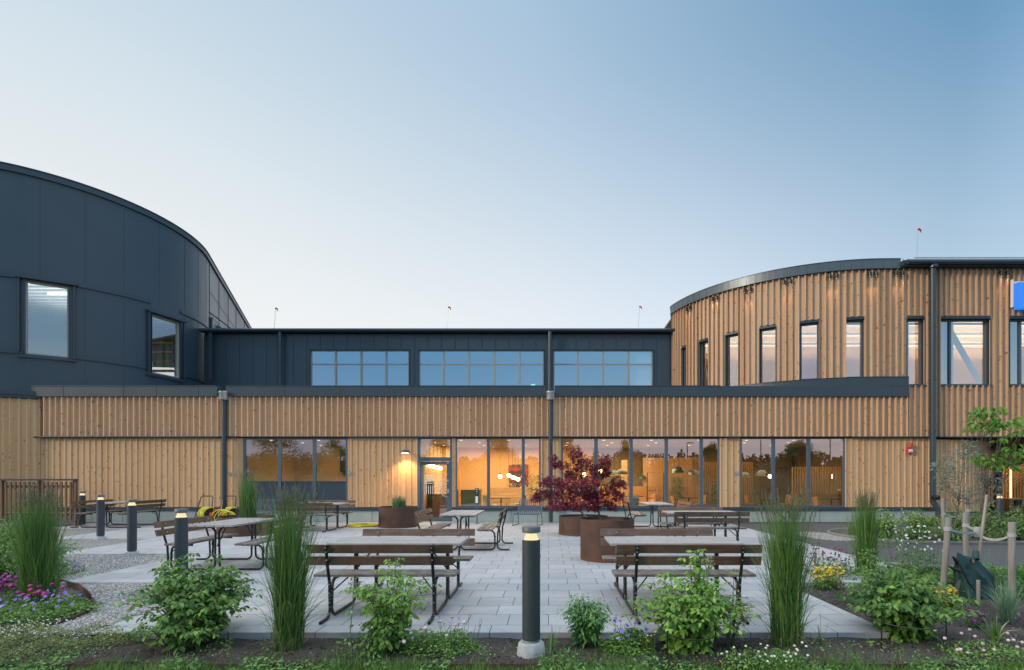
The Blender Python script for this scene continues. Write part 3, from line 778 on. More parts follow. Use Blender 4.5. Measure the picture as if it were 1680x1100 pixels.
m.build('upper_back_wall', WHITEPAINT, bld)
m = MB()
for i in range(6):
    x = PX(520, YU)+i*2.7; m.box(x, x+.9, 27.6, 27.7, 7.42, 7.46); m.box(x+.5, x+1.3, 30.4, 30.5, 6.6, 6.66)
m.build('strip_light', m_emit('hall_strip', (1, .9, .8), 1.8), bld)
q = MB(); q.box(PX(871, 27.5), PX(878, 27.5), 27.5, 27.53, PZ(636, 27.5), PZ(630.5, 27.5)); q.build('exit_sign', EXITG, bld)
m = MB(); m.lathe([(.34, 0), (.30, .12), (.22, .16)], 20, (PX(412, 26.6), 26.6, 8.6)); m.box(PX(398, 26.6), PX(440, 26.6), 26.3, 27.2, 8.56, 8.70); m.build('roof_hatch', METAL, bld)

# ---- rounded metal volume at the west end
ZL0, ZB1, ZB2, ZLT = 4.5, 6.16, 8.90, 12.40
ZTOP = lambda d: (lambda s: 13.02-.60*min(1, max(0, s/(LT*LR)))+d)
sA, sB = -4.0, LT*LR+15.0
w1 = (hit(P_left, 41.5, 0, 6), hit(P_left, 112.5, 0, 6.5)); w2 = (hit(P_left, 248.5, 4, 9), hit(P_left, 294.5, 4, 10.2))
m = MB()
cuts = [sA, w1[0], w1[1], w2[0], w2[1], sB]
zw = [(PZ(586.5, 20.2), PZ(470, 20.2)), (PZ(611, 22.3), PZ(514, 22.3))]
for i in range(5):
    a, b = cuts[i], cuts[i+1]
    if i in (1, 3):
        z0_, z1_ = zw[i//2]; ribbon(m, P_left, a, b, -.25, 0, ZL0, z0_, .3); ribbon(m, P_left, a, b, -.25, 0, z1_, ZTOP(-.2), .3)
    else: ribbon(m, P_left, a, b, -.25, 0, ZL0, ZTOP(-.2), .3)
dw = m.build('rounded_metal_wall', METAL_PANEL, bld, smooth=True)
m = MB()
for px_ in (65, 139, 203, 261, 303, 325, 338):
    s = hit(P_left, px_, 0, 10.4)
    clear = not any(a-.03 < s < b+.03 for a, b in (w1, w2))
    if clear: ribbon(m, P_left, s, s+.018, 0, .007, ZL0, ZB1-.06)
    if clear: ribbon(m, P_left, s, s+.018, 0, .007, ZB1+.06, ZB2-.06)
    ribbon(m, P_left, s, s+.018, 0, .007, ZB2+.06, ZTOP(-.22))
for d_ in (.3, 2.6, 5.2, 7.8, 11): ribbon(m, P_left, LT*LR+d_, LT*LR+d_+.03, 0, .02, ZL0, ZTOP(-.22))
for z_ in (9.7, 10.8): ribbon(m, P_left, LT*LR+.3, sB, 0, .012, z_, z_+.02)
for z_ in (ZB1, ZB2):
    for a, b in ((sA, w1[0]-.05), (w1[1]+.05, w2[0]-.05), (w2[1]+.05, LT*LR+.28)): ribbon(m, P_left, a, b, 0, .05, z_-.035, z_+.035, .3); ribbon(m, P_left, a, b, 0, .015, z_+.036, z_+.16, .3)
m.build('panel_joint', METAL_TRIM, bld)
for (a, b), (z0_, z1_) in zip((w1, w2), zw):
    F, l = frame2(P_left(a), P_left(b))
    w = window(F, .0, l, z0_, z1_, fw=.05, b0=-.16, b1=-.02, glass=GLASS_WEST, mat=FRAME_PALE, lining=.05)
    q = MB()                                 # sun screen guides and box
    q.fbox(F, -.20, -.14, .03, .10, z0_+.05, z1_+.10); q.fbox(F, l+.14, l+.20, .03, .10, z0_-.05, z1_+.04); q.fbox(F, -.24, l+.28, .03, .15, z1_+.06, z1_+.15); q.fbox(F, -.22, l+.22, .03, .08, z0_-.14, z0_-.06)
    q.build('screen_guide', METAL, w)
m = MB(); ribbon(m, P_left, sA, sB, -.30, .07, ZTOP(-.22), ZTOP(0), .3); ribbon(m, P_left, sA, sB, -.28, .10, ZTOP(0), ZTOP(.03), .3); m.build('roof_edge', METAL_TRIM, bld, smooth=True)
poly = [P_left(sA+(sB-sA)*i/40, -.2) for i in range(41)]+[(-34, 38), (-34, 19.3)]
m = MB(); m.prism(poly, ZLT-.18, ZLT-.08); m.build('rounded_roof', METAL, bld)
poly = [P_left(sA+(sB-sA)*i/40, -.27) for i in range(41)]+[(-34, 38), (-34, 19.3)]
m = MB(); m.prism(poly, 5.0, 5.1); m.build('gallery_floor', FLOORIN, bld)
m = MB(); m.prism(poly, 9.6, 9.66)
for i in range(26): m.box(-33, -18.6 if i < 4 else -17.2, 20.3+i*.42, 20.42+i*.42, 9.52, 9.6)
m.build('corrugated_ceiling', m_plain('ceiling_sheet', (.30, .34, .38), .45), bld)
m = MB()
for i in range(4): m.box(-21.6+i*.5, -20.5+i*.5, 21.4+i*1.3, 21.5+i*1.3, 9.36, 9.42)
m.build('strip_light', STRIPW, bld)
m = MB(); m.tube([(-20, 23.6, 5.2), (-17.4, 23.2, 9.4)], .12, 6); m.tube([(-18.4, 25, 5.2), (-21, 24, 9.5)], .12, 6)
for i in range(5): m.box(-19, -17, 24.4, 24.5, 6.0+i*.42, 6.1+i*.42)
m.build('roof_truss', OAK, bld)
area('gallery_light', (-20.3, 23.0, 8.6), 5, 4, 210, (1, .88, .74), bld, rot=(R(180), 0, 0))
m = MB(); m.box(PX(344, 25.2), PX(349, 25.2), 25.12, 25.2, 6.2, 9.1); m.tube([(PX(343, 24.9), 24.9, 9.28), (PX(364, 25.3), 26.6, 8.72)], .03, 6); m.build('corner_duct', METAL, bld)

# ---- rounded timber volume at the east end
ZR = 9.28
tw = [(1118, 1126.5), (1147, 1162), (1190, 1212.5), (1246, 1273), (1313, 1343.5), (1387, 1418)]
drum_w = [(hit(P_right, a, 3.6, 13), hit(P_right, b, 3.6, 13)) for a, b in tw]
flat_w = [(FX(1488), FX(1516)), (FX(1540), FX(1624)), (FX(1656), FX(1738))]
Zw0, Zw1 = 5.34, 7.58
m = MB(); s = -.4
ops = [(a, b, Zw0, Zw1) for a, b in drum_w]+[(a, b, FZ(632), FZ(519)) for a, b in flat_w]
CL = dict(per=.2245, rw=.048, rd=.090)
def z_low(s_): return 5.1 if s_ < FX(1486)-.001 else Z_BAND
brk = [-.4]
for a, b, _, _ in ops: brk += [a, b]
brk.append(27.0)
for i in range(len(brk)-1):
    a, b = brk[i], brk[i+1]
    if i % 2 == 0:
        if a < FX(1486) < b:
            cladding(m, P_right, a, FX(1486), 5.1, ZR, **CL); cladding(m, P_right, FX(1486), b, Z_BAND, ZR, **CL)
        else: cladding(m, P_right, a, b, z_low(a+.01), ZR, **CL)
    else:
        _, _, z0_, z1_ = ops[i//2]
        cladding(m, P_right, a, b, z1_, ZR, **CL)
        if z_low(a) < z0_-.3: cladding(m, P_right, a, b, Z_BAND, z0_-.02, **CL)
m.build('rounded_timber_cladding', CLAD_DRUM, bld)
m = MB()                                     # wall behind the boards
for i in range(len(brk)-1):
    a, b = brk[i], brk[i+1]
    if i % 2 == 0: ribbon(m, P_right, a, b, -.34, -.052, z_low(a) if a > FX(1486) else 4.7, ZR)
    else:
        _, _, z0_, z1_ = ops[i//2]; ribbon(m, P_right, a, b, -.34, -.052, z1_, ZR); ribbon(m, P_right, a, b, -.34, -.052, 4.7 if a < FX(1486) else Z_BAND, z0_)
m.build('rounded_wall_core', DARKIN, bld)
for k, (a, b, z0_, z1_) in enumerate(ops):
    F, l = frame2(P_right(a), P_right(b))
    mu = [] if k < 7 else [FX(1562.5)-FX(1540)]
    w = window(F, 0, l, z0_, z1_-.10, mu, fw=.055, b0=-.24, b1=-.13, glass=GLASS_DRUM, mw=.07, lining=.02, sill=.07 if k > 5 else None)
    q = MB(); q.fbox(F, 0, l, -.20, .0, z1_-.10, z1_-.002)
    n_ = max(2, int(l/.2))
    for j in range(n_): q.fbox(F, l*(j+.15)/n_, l*(j+.75)/n_, .0, .012, z1_-.085, z1_-.055)
    q.build('screen_box', METAL, w)
m = MB(); ribbon(m, P_right, -.4, 12.85, -.3, .15, ZR+.004, ZR+.34, .25); ribbon(m, P_right, -.4, 12.85, -.3, .17, ZR+.34, ZR+.36, .25)
for i in range(28): ribbon(m, P_right, 3.2+i*.36, 3.215+i*.36, .15, .158, ZR+.004, ZR+.34)
m.build('rounded_fascia', METAL_LIGHT, bld)
m = MB(); m.fbox(F0, 12.86, 27, -.3, .30, ZR+.05, ZR+.12); m.fbox(F0, 12.86, 27, -.3, .10, ZR+.004, ZR+.05); m.tube([(12.95, Y0-.38, ZR+.16), (27, Y0-.38, ZR+.16)], .085, 10); m.fbox(F0, 12.86, 27, -.3, .32, ZR+.12, ZR+.24)
m.build('eaves', METAL, bld)
poly = [P_right(27.0-(24.1)*i/50, -.1) for i in range(51)]+[(6.2, 36), (27, 36)]
m = MB(); m.prism(poly, ZR+.10, ZR+.2); m.build('east_roof', METAL, bld)
m = MB()                                     # snow guard
for i in range(130): x = FX(1497)+i*.10; m.box(x, x+.03, Y0-.12, Y0-.09, ZR+.27, ZR+.40)
m.box(FX(1497), 27, Y0-.13, Y0-.08, ZR+.40, ZR+.425); m.box(FX(1497), 27, Y0-.13, Y0-.08, ZR+.245, ZR+.27)
m.build('snow_guard', GALV, bld)
poly = [P_right(27.0-(24.1)*i/50, -.35) for i in range(51)]+[(6.8, 34), (27, 34)]
m = MB(); m.prism(poly, 5.0, 5.08); m.build('office_floor', FLOORIN, bld)
m = MB(); m.prism(poly, 8.55, 8.62); m.build('office_ceiling', m_plain('office_board', (.62, .52, .43), .8), bld)
m = MB(); m.box(6.7, 27, 29, 29.1, 5.08, 8.55); m.box(6.6, 6.7, 28.2, 34, 5.08, 9.28); m.box(26.9, 27, 20.2, 29, 5.08, 8.55); m.build('office_wall', PLASTER2, bld)
m = MB()
for y in (23.5, 25.1, 27.0): m.box(7.4, 26, y, y+.06, 8.25, 8.28)
m.build('strip_light', STRIPL, bld)
m = MB()
for y in (23.4, 25.0, 26.9): m.box(7.4, 26, y, y+.30, 8.282, 8.36)
m.build('baffle', m_plain('baffle_board', (.30, .33, .36), .7), bld)
for y in (24.3, 26.1, 28.0): area('office_light', (12, y, 7.9), 9, .4, 110, (1, .76, .52), bld, rot=(R(180), 0, 0)); area('office_light', (21, y, 7.9), 8, .4, 120, (1, .76, .52), bld, rot=(R(180), 0, 0))
m = MB(); m.tube([(FX(1570), 20.5, 7.6), (FX(1640), 20.7, 5.2)], .14, 4); m.build('diagonal_brace', WHITEPAINT, bld)
m = MB()
for a, b in ((1542, 1578), (1490, 1502), (1658, 1686)):
    n_ = 40; pts = [(FX(a)+(FX(b)-FX(a))*i/n_, 20.25+.05*math.sin(i*1.3)+.02*math.sin(i*2.9)) for i in range(n_+1)]
    for p, q in zip(pts, pts[1:]): m.face([(*p, 5.15), (*q, 5.15), (*q, 7.5), (*p, 7.5)])
    for p, q in zip(pts, pts[1:]): m.face([(p[0], p[1]+.006, 5.15), (p[0], p[1]+.006, 7.5), (q[0], q[1]+.006, 7.5), (q[0], q[1]+.006, 5.15)])
m.build('curtain', CURT, bld)
# ---- pairs of small spot lamps under the eaves
sp_px = [(1129.5, 1134.5), (1171.6, 1178.7), (1223, 1232), (1287, 1297), (1360, 1371), (1424.6, 1435), (1467, 1477.5), (1638.7, 1649)]
for a, b in sp_px:
    for p in (a, b):
        s = hit(P_right, p, 3.6, 20); x, y = P_right(s, .12); n = Vector(P_right(s, 1))-Vector(P_right(s, 0))
        m = MB(); u = (-n.y, n.x)
        F = ((x, y), (-n.y, n.x), (n.x, n.y)); F = ((x, y), (u[0], u[1]), (u[1], -u[0]))
        m.fbox(F, -.035, .035, -.12, -.05, 9.16, 9.20)
        m.lathe([(.05, 0), (.055, .02), (.055, .15), (.04, .17)], 12, (x, y, 9.02))
        sl = m.build('spot_lamp', BLACKP, bld)
        g = MB(); g.lathe([(.024, 0), (.024, .008)], 12, (x, y, 9.008)); g.build('lens', SPOTGLOW, sl)
        l = bpy.data.lights.new('spot_light', 'SPOT'); l.energy = 22; l.color = (1, .52, .22); l.spot_size = R(26); l.spot_blend = .8; l.shadow_soft_size = .02
        o = bpy.data.objects.new('spot_light', l); COL.objects.link(o); o.parent = sl; o.location = Vector((x, y, 9.0))-wloc(sl)
        o.rotation_euler = Vector((n.x*.13, n.y*.13, 1)).to_track_quat('Z', 'Y').to_euler()

# ---- rainwater goods
def pipe(px, Y, r, z0, z1, name='downpipe', extra=None):
    x = PX(px, Y); m = MB(); pts = [(x, Y, z1)]+(extra or [])+([(x, Y, z0)] if not extra else [])
    m.tube(pts, r, 14)
    for z in np.arange(z0+.5, z1-.2, 1.9): m.lathe([(r+.012, 0), (r+.012, .035)], 14, (x, Y, float(z))); m.box(x-.02, x+.02, Y, Y+.12+r, float(z), float(z)+.03)
    return m.build(name, METAL_TRIM, bld, smooth=True)
p1 = pipe(368, 19.66, .078, .02, 4.62); p2 = pipe(903.5, 19.66, .078, .02, 4.62)
for p, px_ in ((p1, 367.5), (p2, 903.3)):
    x = PX(px_, 19.66); m = MB(); m.lathe([(.145, 0), (.155, .03), (.155, .22), (.165, .235), (.165, .30)], 20, (x, 19.64, 4.47)); m.box(x-.10, x+.10, 19.66, 19.9, 4.70, 4.80); m.build('hopper', GALV, p, smooth=True)
x = FX(1530)
p3 = pipe(1530.5, 19.62, .10, .9, 9.38, extra=[(PX(1530.5, 19.62), 19.62, .80), (PX(1530.5, 19.62)+.04, 19.60, .70), (PX(1538, 19.6)-.03, 19.55, .52), (PX(1538, 19.6), 19.55, .42), (PX(1538, 19.6), 19.55, .03)])
m = MB(); m.lathe([(.03, 0), (.13, .02), (.15, .12), (.06, .20)], 12, (PX(1534, 19.55), 19.52, .82)); m.build('leaf_trap', BLACKP, p3)
m = MB(); m.lathe([(.17, 0), (.17, .12), (.10, .0)], 14, (PX(1530.5, 19.62), 19.6, 9.26)); m.build('outlet_cone', METAL_TRIM, p3)
pipe(459, 25.15, .085, 4.75, 8.42); pipe(902.5, 25.15, .10, 4.75, 8.42)

# ---- entrance recess
m = MB(); m.box(FX(1536)-.1, 30, 19.98, 26, 3.05, 3.14); m.build('entrance_soffit', BLACKSOFT, bld)
m = MB(); m.box(16.0, 30, 24.7, 24.8, 0, 3.05); m.box(17.6, 17.7, 22.0, 24.7, 0, 3.05); m.build('entrance_back_wall', DARKIN, bld)
m = MB()
for i in range(48): x = 17.9+i*.13; m.box(x, x+.07, 24.5, 24.6, .32, 2.15)
m.build('entrance_slats', SLATIN, bld)
m = MB()
for i in range(7): m.box(19.75+.0*i, 20.5, 24.46, 24.49, 1.35+i*.09, 1.38+i*.09)
for i in range(7):
    a = (20.75, 24.46, 1.0+i*.13)
    m.tube([a, (21.6, 24.46, 1.5+i*.13)], .015, 4)
m.build('slat_pattern', OAK, bld)
m = MB(); m.box(PX(1657, 24.3), PX(1659.5, 24.3), 24.28, 24.32, PZ(826, 24.3), PZ(770, 24.3)); m.build('light_line', m_emit('line_glow', (1, .62, .30), 1.8), bld)
m = MB(); m.box(PX(1634, 21.6), PX(1641, 21.6), 21.5, 21.7, 0, 3.05); m.build('entrance_column', METAL, bld)
m = MB(); m.box(16, 30, 22.4, 24.6, .004, .10); m.build('entrance_step', BLACKSOFT, bld)
area('entrance_light', (20.4, 23.8, 2.98), 2.5, .8, 45, WARM, bld)
for px_, py_ in ((378, 778), (573.5, 776.5), (1261.5-53, 776)):
    m = MB(); m.fbox(F0, FX(px_)-.06, FX(px_)+.06, -.02, .035, FZ(py_)-.06, FZ(py_)+.06); m.build('socket_box', GALV, bld)
# building backs, so the volumes are closed from the side
m = MB(); m.box(-34, 27, 38, 38.2, 0, 8); m.build('back_wall', METAL_PANEL, bld)

# ================================================================== GROUND
KERB = m_plain('kerb_stone', (.17, .17, .165), .9, 0, .2, 8)
EDGE = m_plain('edging_steel', (.075, .035, .024), .8, 0, .3, 20)
def sheet(name, poly, z0, z1, mat):
    if sum(p[0]*q[1]-q[0]*p[1] for p, q in zip(poly, poly[1:]+poly[:1])) < 0: poly = poly[::-1]
    m = MB(); m.prism(poly, z0, z1); return struct(m, name, mat)
m = MB(); m.face([(-1500, -1500, -.16), (1500, -1500, -.16), (1500, 1500, -.16), (-1500, 1500, -.16)]); struct(m, 'ground', FIELD)
def bumpy(name, x0, x1, y0, y1, st, z, amp, mat, inside=None):
    from mathutils import noise
    m = MB(); nx, ny = int((x1-x0)/st), int((y1-y0)/st)
    for j in range(ny+1):
        for i in range(nx+1):
            x, y = x0+(x1-x0)*i/nx, y0+(y1-y0)*j/ny
            m.v.append((x, y, z+amp*(noise.noise((x*2.1, y*2.1, 0))+.6*noise.noise((x*7, y*7, 3)))))
    for j in range(ny):
        for i in range(nx):
            a = j*(nx+1)+i
            if inside and not inside(x0+(i+.5)*st, y0+(j+.5)*st): continue
            m.f.append((a, a+1, a+nx+2, a+nx+1))
    return struct(m, name, mat, smooth=True)
bumpy('soil_bed', -22, 22, 4.98, 12.0, .08, -.062, .022, SOIL)
bumpy('lawn', -9, 9, 2.6, 4.97, .10, -.10, .015, LAWN)
curve = [(-9.3, 10.35), (-8.95, 9.9), (-8.62, 9.3), (-8.35, 8.95), (-7.9, 8.7), (-7.2, 8.28), (-6.6, 7.75), (-6.05, 7.2), (-5.72, 6.75), (-5.58, 6.35), (-5.62, 5.9)]
gpoly = [(-5.60, 5.76)]+curve[::-1]+[(-10.9, 11.6), (-12.3, 13.2), (-13.8, 14.7), (-16, 17), (-20, 19.0), (-18, 19.84), (-4.5, 19.84), (-4.5, 5.76)]
gpoly = gpoly[::-1]
sheet('gravel', gpoly, -.14, -.018, GRAVEL)
m = MB()
for p, q in zip(curve, curve[1:]):
    n_ = Vector((q[1]-p[1], -(q[0]-p[0]))).normalized()*-.006
    a, b = (p[0]-n_.x*2, p[1]-n_.y*2), (q[0]-n_.x*2, q[1]-n_.y*2)
    m.face([(*p, -.12), (*q, -.12), (*q, .022), (*p, .022)]); m.face([(*b, -.12), (*a, -.12), (*a, .022), (*b, .022)]); m.face([(*p, .022), (*q, .022), (*b, .022), (*a, .022)])
tag(m.build('garden_edging', EDGE), 'thin curved rusty steel edging between gravel and purple flower bed', 'edging')
m = MB(); m.box(-9, 9, 4.972, 4.978, -.13, -.062); tag(m.build('garden_edging', EDGE), 'straight low rusty steel strip between soil bed and mown lawn', 'edging')
# paving: stepped edge on both sides
steps = [(5.76, 8.50, -4.90, 3.68), (8.50, 11.66, -7.70, 6.45), (11.66, 14.5, -10.7, 6.45), (14.5, 17.4, -13.5, 6.45), (17.4, 19.84, -16.3, 6.45)]
poly = []
for y0_, y1_, a, b in steps: poly += [(b, y0_), (b, y1_)]
right = [(3.68, 5.76), (3.68, 8.50), (6.45, 8.50), (6.45, 19.84)]
left = [(-16.3, 19.84), (-16.3, 17.4), (-13.5, 17.4), (-13.5, 14.5), (-10.7, 14.5), (-10.7, 11.66), (-7.7, 11.66), (-7.7, 8.5), (-4.9, 8.5), (-4.9, 5.76)]
sheet('paving', right+left, -.11, 0, PAVE)
asp = [(6.455, 10.5), (7.4, 10.0), (9, 9.65), (11, 9.45), (15, 9.2), (32, 8.8), (32, 19.84), (6.455, 19.84)]
sheet('asphalt_path', asp, -.13, -.012, ASPH)
sheet('entrance_asphalt', [(14.3, 19.842), (32, 19.842), (32, 24.6), (14.3, 24.6)], -.13, -.012, ASPH)
def rounded_bed(x0, x1, y0, y1, r, n=10):
    cy = (y0+y1)/2; ry = (y1-y0)/2
    return [(x0+r-r*math.cos(R(a)), cy-ry*math.sin(R(a))) for a in np.linspace(-90, 90, n*2)]+[(x1, y0), (x1, y1)]
b1 = rounded_bed(8.15, 26, 13.5, 17.0, 1.6)
m = MB(); m.prism(b1, -.10, .03); struct(m, 'planting_bed', SOIL2)
m = MB(); pts = b1[:20]; m.tube([(x, y, .02) for x, y in [(26, 17.03)]+pts+[(26, 13.47)]], .045, 6); tag(m.build('kerb', KERB), 'pale low kerb rounding the end of the shrub bed on the asphalt', 'kerb')
b2 = [(7.78+.62*math.cos(t), 15.2+1.15*math.sin(t)) for t in np.linspace(0, 2*math.pi, 28, endpoint=False)]
sheet('pale_gravel', b2, -.10, .004, PEBBLE)
m = MB(); pts = [(6.46, 10.46), (7.4, 9.96), (9, 9.61), (11, 9.41), (15, 9.16), (30, 8.78)]; m.tube([(x, y, -.02) for x, y in pts], .04, 6); tag(m.build('kerb', KERB), 'pale low kerb along the near edge of the asphalt path', 'kerb')
# loose stones on the gravel and bits on the soil
def pebbles(name, n, x0, x1, y0, y1, ok, z, smin, smax, stops, label, cat):
    c = Cloud(); xs = RNG.uniform(x0, x1, n*4); ys = RNG.uniform(y0, y1, n*4)
    keep = [i for i in range(n*4) if ok(xs[i], ys[i])][:n]; xs, ys = xs[keep], ys[keep]; k = len(xs)
    s_ = RNG.uniform(smin, smax, k)
    T = [(.5,0,0), (0,.42,0), (-.5,0,.02), (0,-.42,0), (.05,.03,.45)]
    F = [(0,1,4), (1,2,4), (2,3,4), (3,0,4)]
    a = RNG.uniform(0, 6.28, k)
    c.inst(T, F, np.stack([xs, ys, np.full(k, z)], 1), np.stack([np.cos(a), np.sin(a), np.zeros(k)], 1), np.tile([0., 0, 1], (k, 1))+unit(k)*.2, s_, s_*RNG.uniform(.7, 1.1, k), RNG.uniform(0, 1, k))
    return tag(c.build(name, m_leaf(name+'_stone', stops, 0, .9), smooth=False), label, cat, kind='stuff')
def inpoly(poly):
    def f(x, y):
        r = False; n = len(poly)
        for i in range(n):
            x1, y1 = poly[i]; x2, y2 = poly[i-1]
            if (y1 > y) != (y2 > y) and x < (x2-x1)*(y-y1)/(y2-y1)+x1: r = not r
        return r
    return f
ing, inp = inpoly(gpoly), inpoly(right+left)
pebbles('gravel_stones', 9000, -11, -4.6, 5.8, 13, lambda x, y: ing(x, y) and not inp(x, y), -.018, .012, .034, [(0, (.10, .10, .10)), (.5, (.27, .265, .25)), (1, (.55, .53, .50))], 'loose grey chippings beside the stepped paving', 'gravel')
curve_in = lambda x, y: (y < 5.74 or x > 3.7 or (x < -5.7)) and not (ing(x, y) and y > 5.8)
pebbles('soil_crumbs', 16000, -8, 8, 5.0, 9.4, lambda x, y: curve_in(x, y) and not inp(x, y), -.062, .006, .034, [(0, (.012, .010, .009)), (.6, (.06, .05, .042)), (.9, (.12, .10, .085)), (1, (.26, .24, .21))], 'dark crumbs of bark and soil in the planting beds', 'soil')
# hill and far forest behind the camera, met only as reflections in the panes
m = MB(); nx = 60
for j, (y_, h_) in enumerate(((-60, -.15), (-100, 1.0), (-150, 3.0), (-230, 5.0), (-400, 6))):
    for i in range(nx+1): x = -500+1000*i/nx; m.v.append((x, y_, h_*(1+.25*math.sin(x*.013+1)+.12*math.sin(x*.05)) if j else -.17))
for j in range(4):
    for i in range(nx): a = j*(nx+1)+i; m.f.append((a+1, a, a+nx+1, a+nx+2))
struct(m, 'hills', FIELD, smooth=True)
c = Cloud(); n = 1900
xs = RNG.uniform(-330, 330, n); ys = RNG.uniform(-260, -110, n); k_ = np.clip((xs-60)/120, 0, 1)
zz = 2.2+(-ys-100)/160*3.2; hs = RNG.uniform(3.5, 6.5, n)*(1+.5*k_)+1.0*np.sin(xs*.03)
per = 60
bx = np.repeat(xs, per); by = np.repeat(ys, per); bz = np.repeat(zz, per); bh = np.repeat(hs, per)
t = RNG.uniform(.1, 1, n*per); rr = (1-t)*1.7+.15; a = RNG.uniform(0, 6.28, n*per)
pos = np.stack([bx+rr*np.cos(a)*.7, by+rr*np.sin(a)*.7, bz+bh*t], 1)
c.inst(SIMP_V, SIMP_F, pos, np.stack([np.cos(a), np.sin(a), np.full(n*per, -.5)], 1), unit(n*per)*.9+[0, 0, 1], .75, 1.0, RNG.uniform(0, 1, n*per))
tag(c.build('forest', m_leaf('forest_leaf', [(0, (.012, .022, .010)), (1, (.035, .055, .022))], 0)), 'far wooded ridge that shows as a dark line in the panes', 'forest', kind='stuff')

# ================================================================== TREES BEHIND THE CAMERA (reflected)
LEAF_BIRCH = m_leaf('birch_leaf', [(0, (.030, .045, .016)), (.5, (.06, .08, .028)), (1, (.10, .12, .04))], .25)
def limb(p0, p1, sag=.0, n=5, wob=.03):
    p0, p1 = Vector(p0), Vector(p1); out = []
    for i in range(n+1):
        t = i/n; p = p0.lerp(p1, t); p.z += sag*math.sin(math.pi*t)
        if 0 < i < n: p += Vector((random.uniform(-wob, wob), random.uniform(-wob, wob), random.uniform(-wob, wob)))
        out.append(p)
    return out
def birch(px, top, wpx, Y, label):
    D = 2*Y0-Y; x = (px-CX)/FP*D; h = EYE+(CY-top)/FP*D; w = wpx/FP*D/2
    r = empty('birch_tree', (x, Y, -.15), label, 'tree', 'birches across the road')
    m = MB(); m.tube([(x, Y, -.2), (x+.1, Y, h*.35), (x-.05, Y, h*.7), (x, Y, h*.95)], [.16, .13, .07, .02], 8)
    for i in range(9):
        z = h*(.3+.06*i); a = i*2.4; m.tube(limb((x, Y, z), (x+w*.8*math.cos(a), Y+w*.8*math.sin(a), z+h*.12), .2), [.05, .04, .03, .02, .015, .01], 5)
    m.build('trunk', BARK_PALE, r, smooth=True)
    c = Cloud(); k = 34
    for i in range(k):
        t = random.uniform(.25, 1); a = random.uniform(0, 6.28); rr = w*math.sin(math.pi*(t*.8+.12))*random.uniform(.2, 1)
        ctr = np.array([x+rr*math.cos(a), Y+rr*math.sin(a), h*(.18+.8*t)]); n = 150
        d = unit(n)*RNG.uniform(.1, 1, (n, 1))**.5*[w*.26, w*.26, h*.11]; d[:, 2] -= RNG.uniform(0, h*.05, n)
        c.inst(SIMP_V, SIMP_F, ctr+d, unit(n)*.5+[0, 0, -1], unit(n), .16, .12, RNG.uniform(0, 1, n)*.6+random.uniform(0, .4))
    c.build('crown', LEAF_BIRCH, r)
birch(452, 712, 120, -17, 'broad birch reflected in the dark panelled window')
birch(548, 722, 70, -20, 'birch reflected at the right of the dark panelled window'.replace('at the right of', 'in the last pane of'))
birch(718, 712, 60, -18, 'birch reflected in the pane over the glazed door')
birch(815, 705, 82, -16, 'tall birch reflected beside the five globe lamps')
birch(862, 752, 42, -26, 'small birch reflected next to the tall one')
birch(930, 708, 60, -18, 'birch reflected behind the red maple')
birch(1026, 722, 56, -22, 'slender birch reflected above the green dome lamps')
birch(1168, 728, 60, -20, 'birch reflected in the narrow last pane of the five light window')
birch(1312, 722, 70, -17, 'birch reflected in the middle pane of the three light window')
def lamp_post(px, top, Y, label, side=1):
    D = 2*Y0-Y; x = (px-CX)/FP*D; h = EYE+(CY-top)/FP*D
    r = empty('street_lamp', (x, Y, -.15), label, 'street lamp')
    m = MB(); m.tube([(x, Y, -.15), (x, Y, h-.1), (x+side*.1, Y, h)], [.07, .05, .045], 8); m.build('pole', METAL, r)
    m = MB(); m.box(x+min(0, side*.7), x+max(0, side*.7), Y-.13, Y+.13, h-.02, h+.06); m.build('lamp_head', METAL, r)
lamp_post(1128, 727, -16, 'tall street lamp reflected beside the glass dome lamps')
lamp_post(1078, 745, -34, 'smaller street lamp reflected by the fourth mullion')
lamp_post(1249, 716, -14, 'street lamp reflected in the first pane of the three light window', 1)
lamp_post(1363, 720, -18, 'street lamp reflected above the lit slatted screen', -1)

# ================================================================== ROOM CONTENTS
def globe(px, py, Y, r=.085, e=0):
    x, z = PX(px, Y), PZ(py, Y)
    o = empty('globe_lamp', (x, Y, z), 'x', 'lamp', 'glowing globe lamps behind the glass')
    m = MB(); m.ball((x, Y, z), r, 14, 9); m.build('glass_globe', GLOBE, o, smooth='all')
    m = MB(); m.tube([(x, Y, z+r*.9), (x, Y, 3.09)], .006, 5); m.lathe([(.03, 0), (.03, .05)], 8, (x, Y, z+r*.93)); m.build('cord', BLACKP, o)
    if e: point('globe_light', (x, Y-.0, z), e, WARM, r+.01, o)
    return o
gl = [(820.5, 782, 23.5, 'globe lamp hanging apart, first of the five behind the two mullion window'), (834.5, 780.5, 24.3, 'globe lamp second in the row beside the poster'),
      (841, 783.3, 24.8, 'globe lamp third in the row beside the poster'), (845, 784.5, 25.2, 'globe lamp fourth in the row, in front of the poster'), (850, 787, 25.7, 'globe lamp at the far end of the row over the red poster patch'),
      (705, 764, 21.6, 'globe lamp nearest the hinge side behind the glazed door'), (711.2, 765.6, 22.3, 'second globe lamp behind the glazed door'), (717.2, 767.2, 23.1, 'third globe lamp behind the glazed door'), (723.2, 768.8, 23.9, 'fourth globe lamp, nearest the pull handle behind the glazed door'),
      (958.5, 779, 23.0, 'globe lamp half hidden behind the red maple, the lower one'), (985, 773, 24.5, 'globe lamp half hidden behind the red maple, the higher one'),
      (1263.5, 782, 23.2, 'globe lamp beside the first mullion of the three light window'), (1366.5, 782, 23.4, 'globe lamp in front of the lit slatted screen')]
